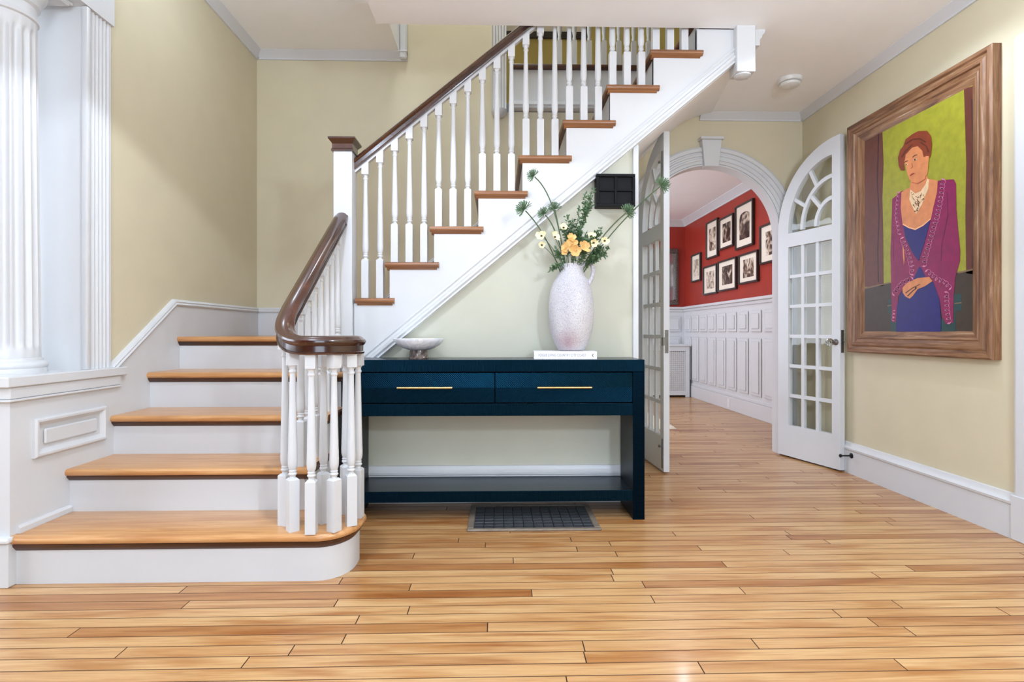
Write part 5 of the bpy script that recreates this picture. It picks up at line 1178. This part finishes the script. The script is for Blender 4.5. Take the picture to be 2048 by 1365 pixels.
('painted_crescent', 'trim', 5, [(2.9723,1.4651),(2.9557,1.4622),(2.9436,1.4514),(2.942,1.4383),(2.9518,1.4295),(2.968,1.4295),(2.9824,1.4384),(2.9671,1.439),(2.9588,1.4339),(2.9494,1.4339),(2.9438,1.439),(2.9447,1.4466),(2.9517,1.4528),(2.9613,1.4545)]),
('painted_crescent', 'trim', 5, [(2.9807,1.4428),(2.964,1.44),(2.9518,1.4293),(2.9503,1.4162),(2.9601,1.4073),(2.9764,1.4072),(2.9908,1.416),(2.9755,1.4168),(2.9671,1.4116),(2.9577,1.4117),(2.952,1.4169),(2.953,1.4245),(2.96,1.4307),(2.9696,1.4323)]),
('painted_crescent', 'trim', 5, [(2.9891,1.4205),(2.9724,1.4178),(2.9602,1.4071),(2.9587,1.3939),(2.9686,1.385),(2.985,1.3848),(2.9995,1.3936),(2.984,1.3944),(2.9757,1.3893),(2.9662,1.3894),(2.9605,1.3946),(2.9613,1.4022),(2.9684,1.4084),(2.9781,1.4099)]),
('painted_crescent', 'trim', 5, [(2.9978,1.3981),(2.9809,1.3954),(2.9687,1.3848),(2.9672,1.3716),(2.9772,1.3626),(2.9937,1.3623),(3.0082,1.371),(2.9927,1.3719),(2.9843,1.3669),(2.9748,1.367),(2.969,1.3723),(2.9698,1.3799),(2.9769,1.3861),(2.9867,1.3876)]),
('painted_crescent', 'trim', 5, [(3.0112,1.3742),(2.9946,1.3747),(2.9799,1.3662),(2.9747,1.3531),(2.9815,1.3421),(2.9969,1.3387),(3.0131,1.3448),(2.9988,1.3486),(2.9894,1.3451),(2.9805,1.347),(2.9766,1.3534),(2.9796,1.361),(2.9881,1.3659),(2.9977,1.3656)]),
('painted_crescent', 'trim', 5, [(3.0128,1.3497),(2.9961,1.3503),(2.9815,1.3419),(2.9763,1.3288),(2.9831,1.3177),(2.9985,1.3142),(3.0147,1.3202),(3.0004,1.3241),(2.991,1.3207),(2.9821,1.3227),(2.9782,1.3291),(2.9812,1.3367),(2.9897,1.3415),(2.9992,1.3412)]),
('painted_crescent', 'trim', 5, [(2.994,1.2847),(2.9873,1.2959),(2.972,1.2996),(2.9562,1.2939),(2.9479,1.2818),(2.9512,1.2695),(2.9645,1.2632),(2.9622,1.2751),(2.9545,1.2787),(2.9525,1.2858),(2.9574,1.2929),(2.9665,1.2962),(2.9753,1.2941),(2.9792,1.2876)]),
('painted_crescent', 'trim', 5, [(2.9705,1.2675),(2.9638,1.2787),(2.9488,1.2824),(2.9333,1.2768),(2.9251,1.2649),(2.9284,1.2526),(2.9415,1.2463),(2.9391,1.2582),(2.9315,1.2618),(2.9296,1.2689),(2.9344,1.2758),(2.9434,1.2791),(2.9521,1.2769),(2.9559,1.2705)]),
('painted_crescent', 'trim', 5, [(2.9473,1.2506),(2.9408,1.2618),(2.926,1.2655),(2.9106,1.2601),(2.9026,1.2482),(2.9058,1.2361),(2.9187,1.2297),(2.9164,1.2415),(2.909,1.2451),(2.9071,1.2522),(2.9118,1.2591),(2.9206,1.2622),(2.9292,1.26),(2.9329,1.2536)]),
('painted_crescent', 'trim', 5, [(2.9227,1.231),(2.9202,1.2434),(2.9077,1.2502),(2.8919,1.248),(2.8807,1.2379),(2.8799,1.2252),(2.8898,1.2163),(2.8914,1.2284),(2.8856,1.2335),(2.8861,1.2409),(2.8926,1.2467),(2.9018,1.248),(2.9089,1.2441),(2.9104,1.2369)]),
('painted_crescent', 'trim', 5, [(2.8964,1.2193),(2.894,1.2316),(2.8818,1.2384),(2.8662,1.2362),(2.8552,1.2263),(2.8544,1.2137),(2.8641,1.2048),(2.8657,1.2168),(2.86,1.2219),(2.8605,1.2292),(2.8669,1.235),(2.8759,1.2363),(2.8829,1.2323),(2.8844,1.2252)]),
('painted_crescent', 'trim', 5, [(2.8728,1.2129),(2.8643,1.2227),(2.8494,1.2245),(2.8358,1.2176),(2.8304,1.2055),(2.8358,1.1944),(2.8495,1.1899),(2.845,1.2007),(2.8371,1.2033),(2.8339,1.2098),(2.8371,1.2168),(2.845,1.2208),(2.8536,1.2197),(2.8584,1.2141)]),
('painted_crescent', 'trim', 5, [(2.8542,1.1945),(2.8458,1.2043),(2.8311,1.2062),(2.8177,1.1994),(2.8123,1.1875),(2.8177,1.1764),(2.8311,1.1718),(2.8267,1.1826),(2.8189,1.1852),(2.8158,1.1917),(2.8189,1.1986),(2.8267,1.2026),(2.8352,1.2014),(2.84,1.1958)]),
('painted_crescent', 'trim', 5, [(2.8625,1.1667),(2.8477,1.1692),(2.8339,1.1628),(2.8281,1.1509),(2.8332,1.1396),(2.8466,1.1345),(2.8616,1.1384),(2.8492,1.1438),(2.8405,1.1415),(2.8328,1.1444),(2.8298,1.151),(2.8332,1.1579),(2.8412,1.1616),(2.8497,1.1601)]),
('painted_crescent', 'trim', 5, [(2.8617,1.1431),(2.847,1.1457),(2.8332,1.1394),(2.8274,1.1275),(2.8325,1.1162),(2.8459,1.111),(2.8609,1.1147),(2.8484,1.1202),(2.8398,1.118),(2.8321,1.121),(2.8291,1.1276),(2.8325,1.1345),(2.8404,1.1381),(2.8489,1.1366)]),
('painted_crescent', 'trim', 5, [(2.861,1.1194),(2.8463,1.1221),(2.8325,1.116),(2.8267,1.1042),(2.8318,1.0927),(2.8452,1.0875),(2.8601,1.0911),(2.8477,1.0967),(2.8391,1.0946),(2.8314,1.0976),(2.8284,1.1042),(2.8318,1.1111),(2.8397,1.1146),(2.8482,1.113)]),
('painted_crescent', 'trim', 5, [(2.8603,1.0958),(2.8455,1.0986),(2.8318,1.0926),(2.826,1.0808),(2.8311,1.0694),(2.8445,1.064),(2.8594,1.0675),(2.847,1.0732),(2.8384,1.0711),(2.8306,1.0742),(2.8277,1.0809),(2.8311,1.0877),(2.839,1.0912),(2.8475,1.0895)]),
('painted_crescent', 'trim', 5, [(2.8585,1.0708),(2.8445,1.0754),(2.83,1.0709),(2.8224,1.0599),(2.8255,1.0479),(2.8378,1.041),(2.853,1.0427),(2.8417,1.0498),(2.833,1.0488),(2.8259,1.0528),(2.8241,1.0598),(2.8285,1.0661),(2.8368,1.0687),(2.8449,1.0661)]),
('painted_crescent', 'trim', 5, [(2.8539,1.0474),(2.8399,1.052),(2.8255,1.0477),(2.8179,1.0368),(2.821,1.0248),(2.8333,1.0178),(2.8484,1.0194),(2.8372,1.0266),(2.8285,1.0256),(2.8214,1.0296),(2.8196,1.0366),(2.824,1.0429),(2.8323,1.0454),(2.8404,1.0427)]),
('painted_crescent', 'trim', 5, [(2.8493,1.024),(2.8354,1.0288),(2.821,1.0246),(2.8135,1.0137),(2.8166,1.0017),(2.8287,0.9946),(2.8439,0.9961),(2.8327,1.0034),(2.824,1.0025),(2.8169,1.0066),(2.8151,1.0135),(2.8195,1.0198),(2.8278,1.0222),(2.8358,1.0195)]),
('painted_crescent', 'trim', 5, [(3.2176,1.0812),(3.2285,1.0848),(3.2395,1.0823),(3.2451,1.075),(3.2422,1.0666),(3.2323,1.0616),(3.2207,1.0624),(3.2296,1.0675),(3.2364,1.067),(3.2421,1.07),(3.2438,1.0748),(3.2405,1.0791),(3.2341,1.0805),(3.2278,1.0784)]),
('painted_crescent', 'trim', 5, [(3.2212,1.0598),(3.2321,1.0633),(3.2432,1.0608),(3.2487,1.0534),(3.2458,1.045),(3.236,1.04),(3.2243,1.0409),(3.2332,1.046),(3.24,1.0455),(3.2457,1.0484),(3.2474,1.0532),(3.2442,1.0575),(3.2377,1.059),(3.2314,1.057)]),
('painted_crescent', 'trim', 5, [(3.2247,1.0383),(3.2357,1.0418),(3.2468,1.0392),(3.2524,1.0318),(3.2494,1.0234),(3.2396,1.0185),(3.2279,1.0194),(3.2368,1.0245),(3.2436,1.0239),(3.2493,1.0268),(3.251,1.0316),(3.2478,1.0359),(3.2413,1.0374),(3.235,1.0354)])]
AC = dict(bg=lin(146, 144, 38), curtain=lin(92, 46, 34), curtainline=lin(52, 26, 34), sofa=lin(56, 44, 32), sofaline=lin(118, 92, 64), teal=lin(26, 60, 58), jacket=lin(126, 16, 72), jacketd=lin(96, 14, 60),
  skin=lin(204, 128, 80), skinlight=lin(240, 180, 130), skinline=lin(170, 92, 58), blue=lin(22, 22, 98), hair=lin(122, 50, 24), hairdark=lin(88, 34, 18), line=lin(60, 30, 20), pearl=lin(222, 190, 150), beadd=lin(150, 104, 60), eyew=lin(220, 190, 160), lips=lin(150, 60, 40), trim=lin(208, 124, 160))
AM = {k_: artpaint('art_' + k_, v_) for k_, v_ in AC.items()}
cvs = MB().box(XR - .0185, XR - .002, PY0 + FW - .008, PY1 - FW + .008, PZ0 + FW - .008, PZ1 - FW + .008).build('canvas', AM['bg'], None, 0); cvs.parent = pt; cvs.location = -PO
for nm, mt_, ly, poly in PAINT:      # each painted shape is a thin layer of its own on the canvas
    x_ = XR - .0185 - .0006 * ly
    MB().prism(poly, 'x', x_, x_ + .0004).build(nm, AM[mt_], cvs, 0)

# ------------------------------------------------------------------ recessed lamps and added fill globes
def downlight(x, yy, z, power, lab, grp, ang=150, bl=.4):
    d = empty('recessed_lamp', (x, yy, z)); tag(d, lab, 'lamp', grp)
    MB().lathe([(.062, 0), (.062, -.004), (.045, -.005), (.043, -.001), (.043, 0)], 0, 0, 32).build('trim_ring', W, d, 40)
    MB().lathe([(.043, -.001), (.001, -.0015)], 0, 0, 24, True).build('lens', BULB, d, 0)
    l = spot('lamp_light', (0, 0, -.03), power, ang, bl, .035); l.parent = d
for (x, yy, p), lb in zip(DOWNLIGHTS, ('above the lower steps', 'above the large portrait', 'right of the camera', 'left of the camera')): downlight(x, yy, ZC, p, 'recessed ceiling lamp ' + lb + ', out of the photo', 'hall recessed lamps', *((136, .12) if x == -.60 else (150, .4)))
for (x, yy, p), lb in zip(RED_LIGHTS, ('near the arch', 'near the radiator cover', 'above the rug')): downlight(x, yy, ZC, p, 'recessed lamp of the red room ceiling ' + lb, 'red room recessed lamps')
for x, yy, p in SIDE_LIGHTS: downlight(x, yy, ZL, p, 'recessed lamp beside the stairs, out of the photo', 'stair recessed lamps')
def globe(x, yy, z, power, lab):  # added fill light dressed as a hanging globe
    d = empty('fill_globe', (x, yy, z)); tag(d, lab, 'lamp', 'added fill globes')
    MB().lathe([(.001, -.10)] + [(.10 * math.sin(R(a)), -.10 * math.cos(R(a))) for a in range(12, 176, 12)] + [(.001, .10)], 0, 0, 24).build('glass_globe', OPAL, d, 60)
    MB().lathe([(.008, .10), (.008, (ZC if x > -.7 else ZL) - z - .02), (.06, (ZC if x > -.7 else ZL) - z - .02), (.06, (ZC if x > -.7 else ZL) - z)], 0, 0, 16).build('rod', BRASS, d, 40)
    l = bpy.data.lights.new('fill_globe_light', 'POINT'); l.energy = power; l.color = (.70, .83, 1); l.shadow_soft_size = .11
    o = bpy.data.objects.new('fill_globe_light', l); C.objects.link(o); o.parent = d
for (x, yy, z, p), lb in zip(FILL_GLOBES, ('added fill globe above the camera, out of the photo', 'small added fill globe near the portrait, out of the photo', 'added fill globe over the lower steps, out of the photo', 'small added fill globe under the landing ceiling, out of the photo')): globe(x, yy, z, p, lb)
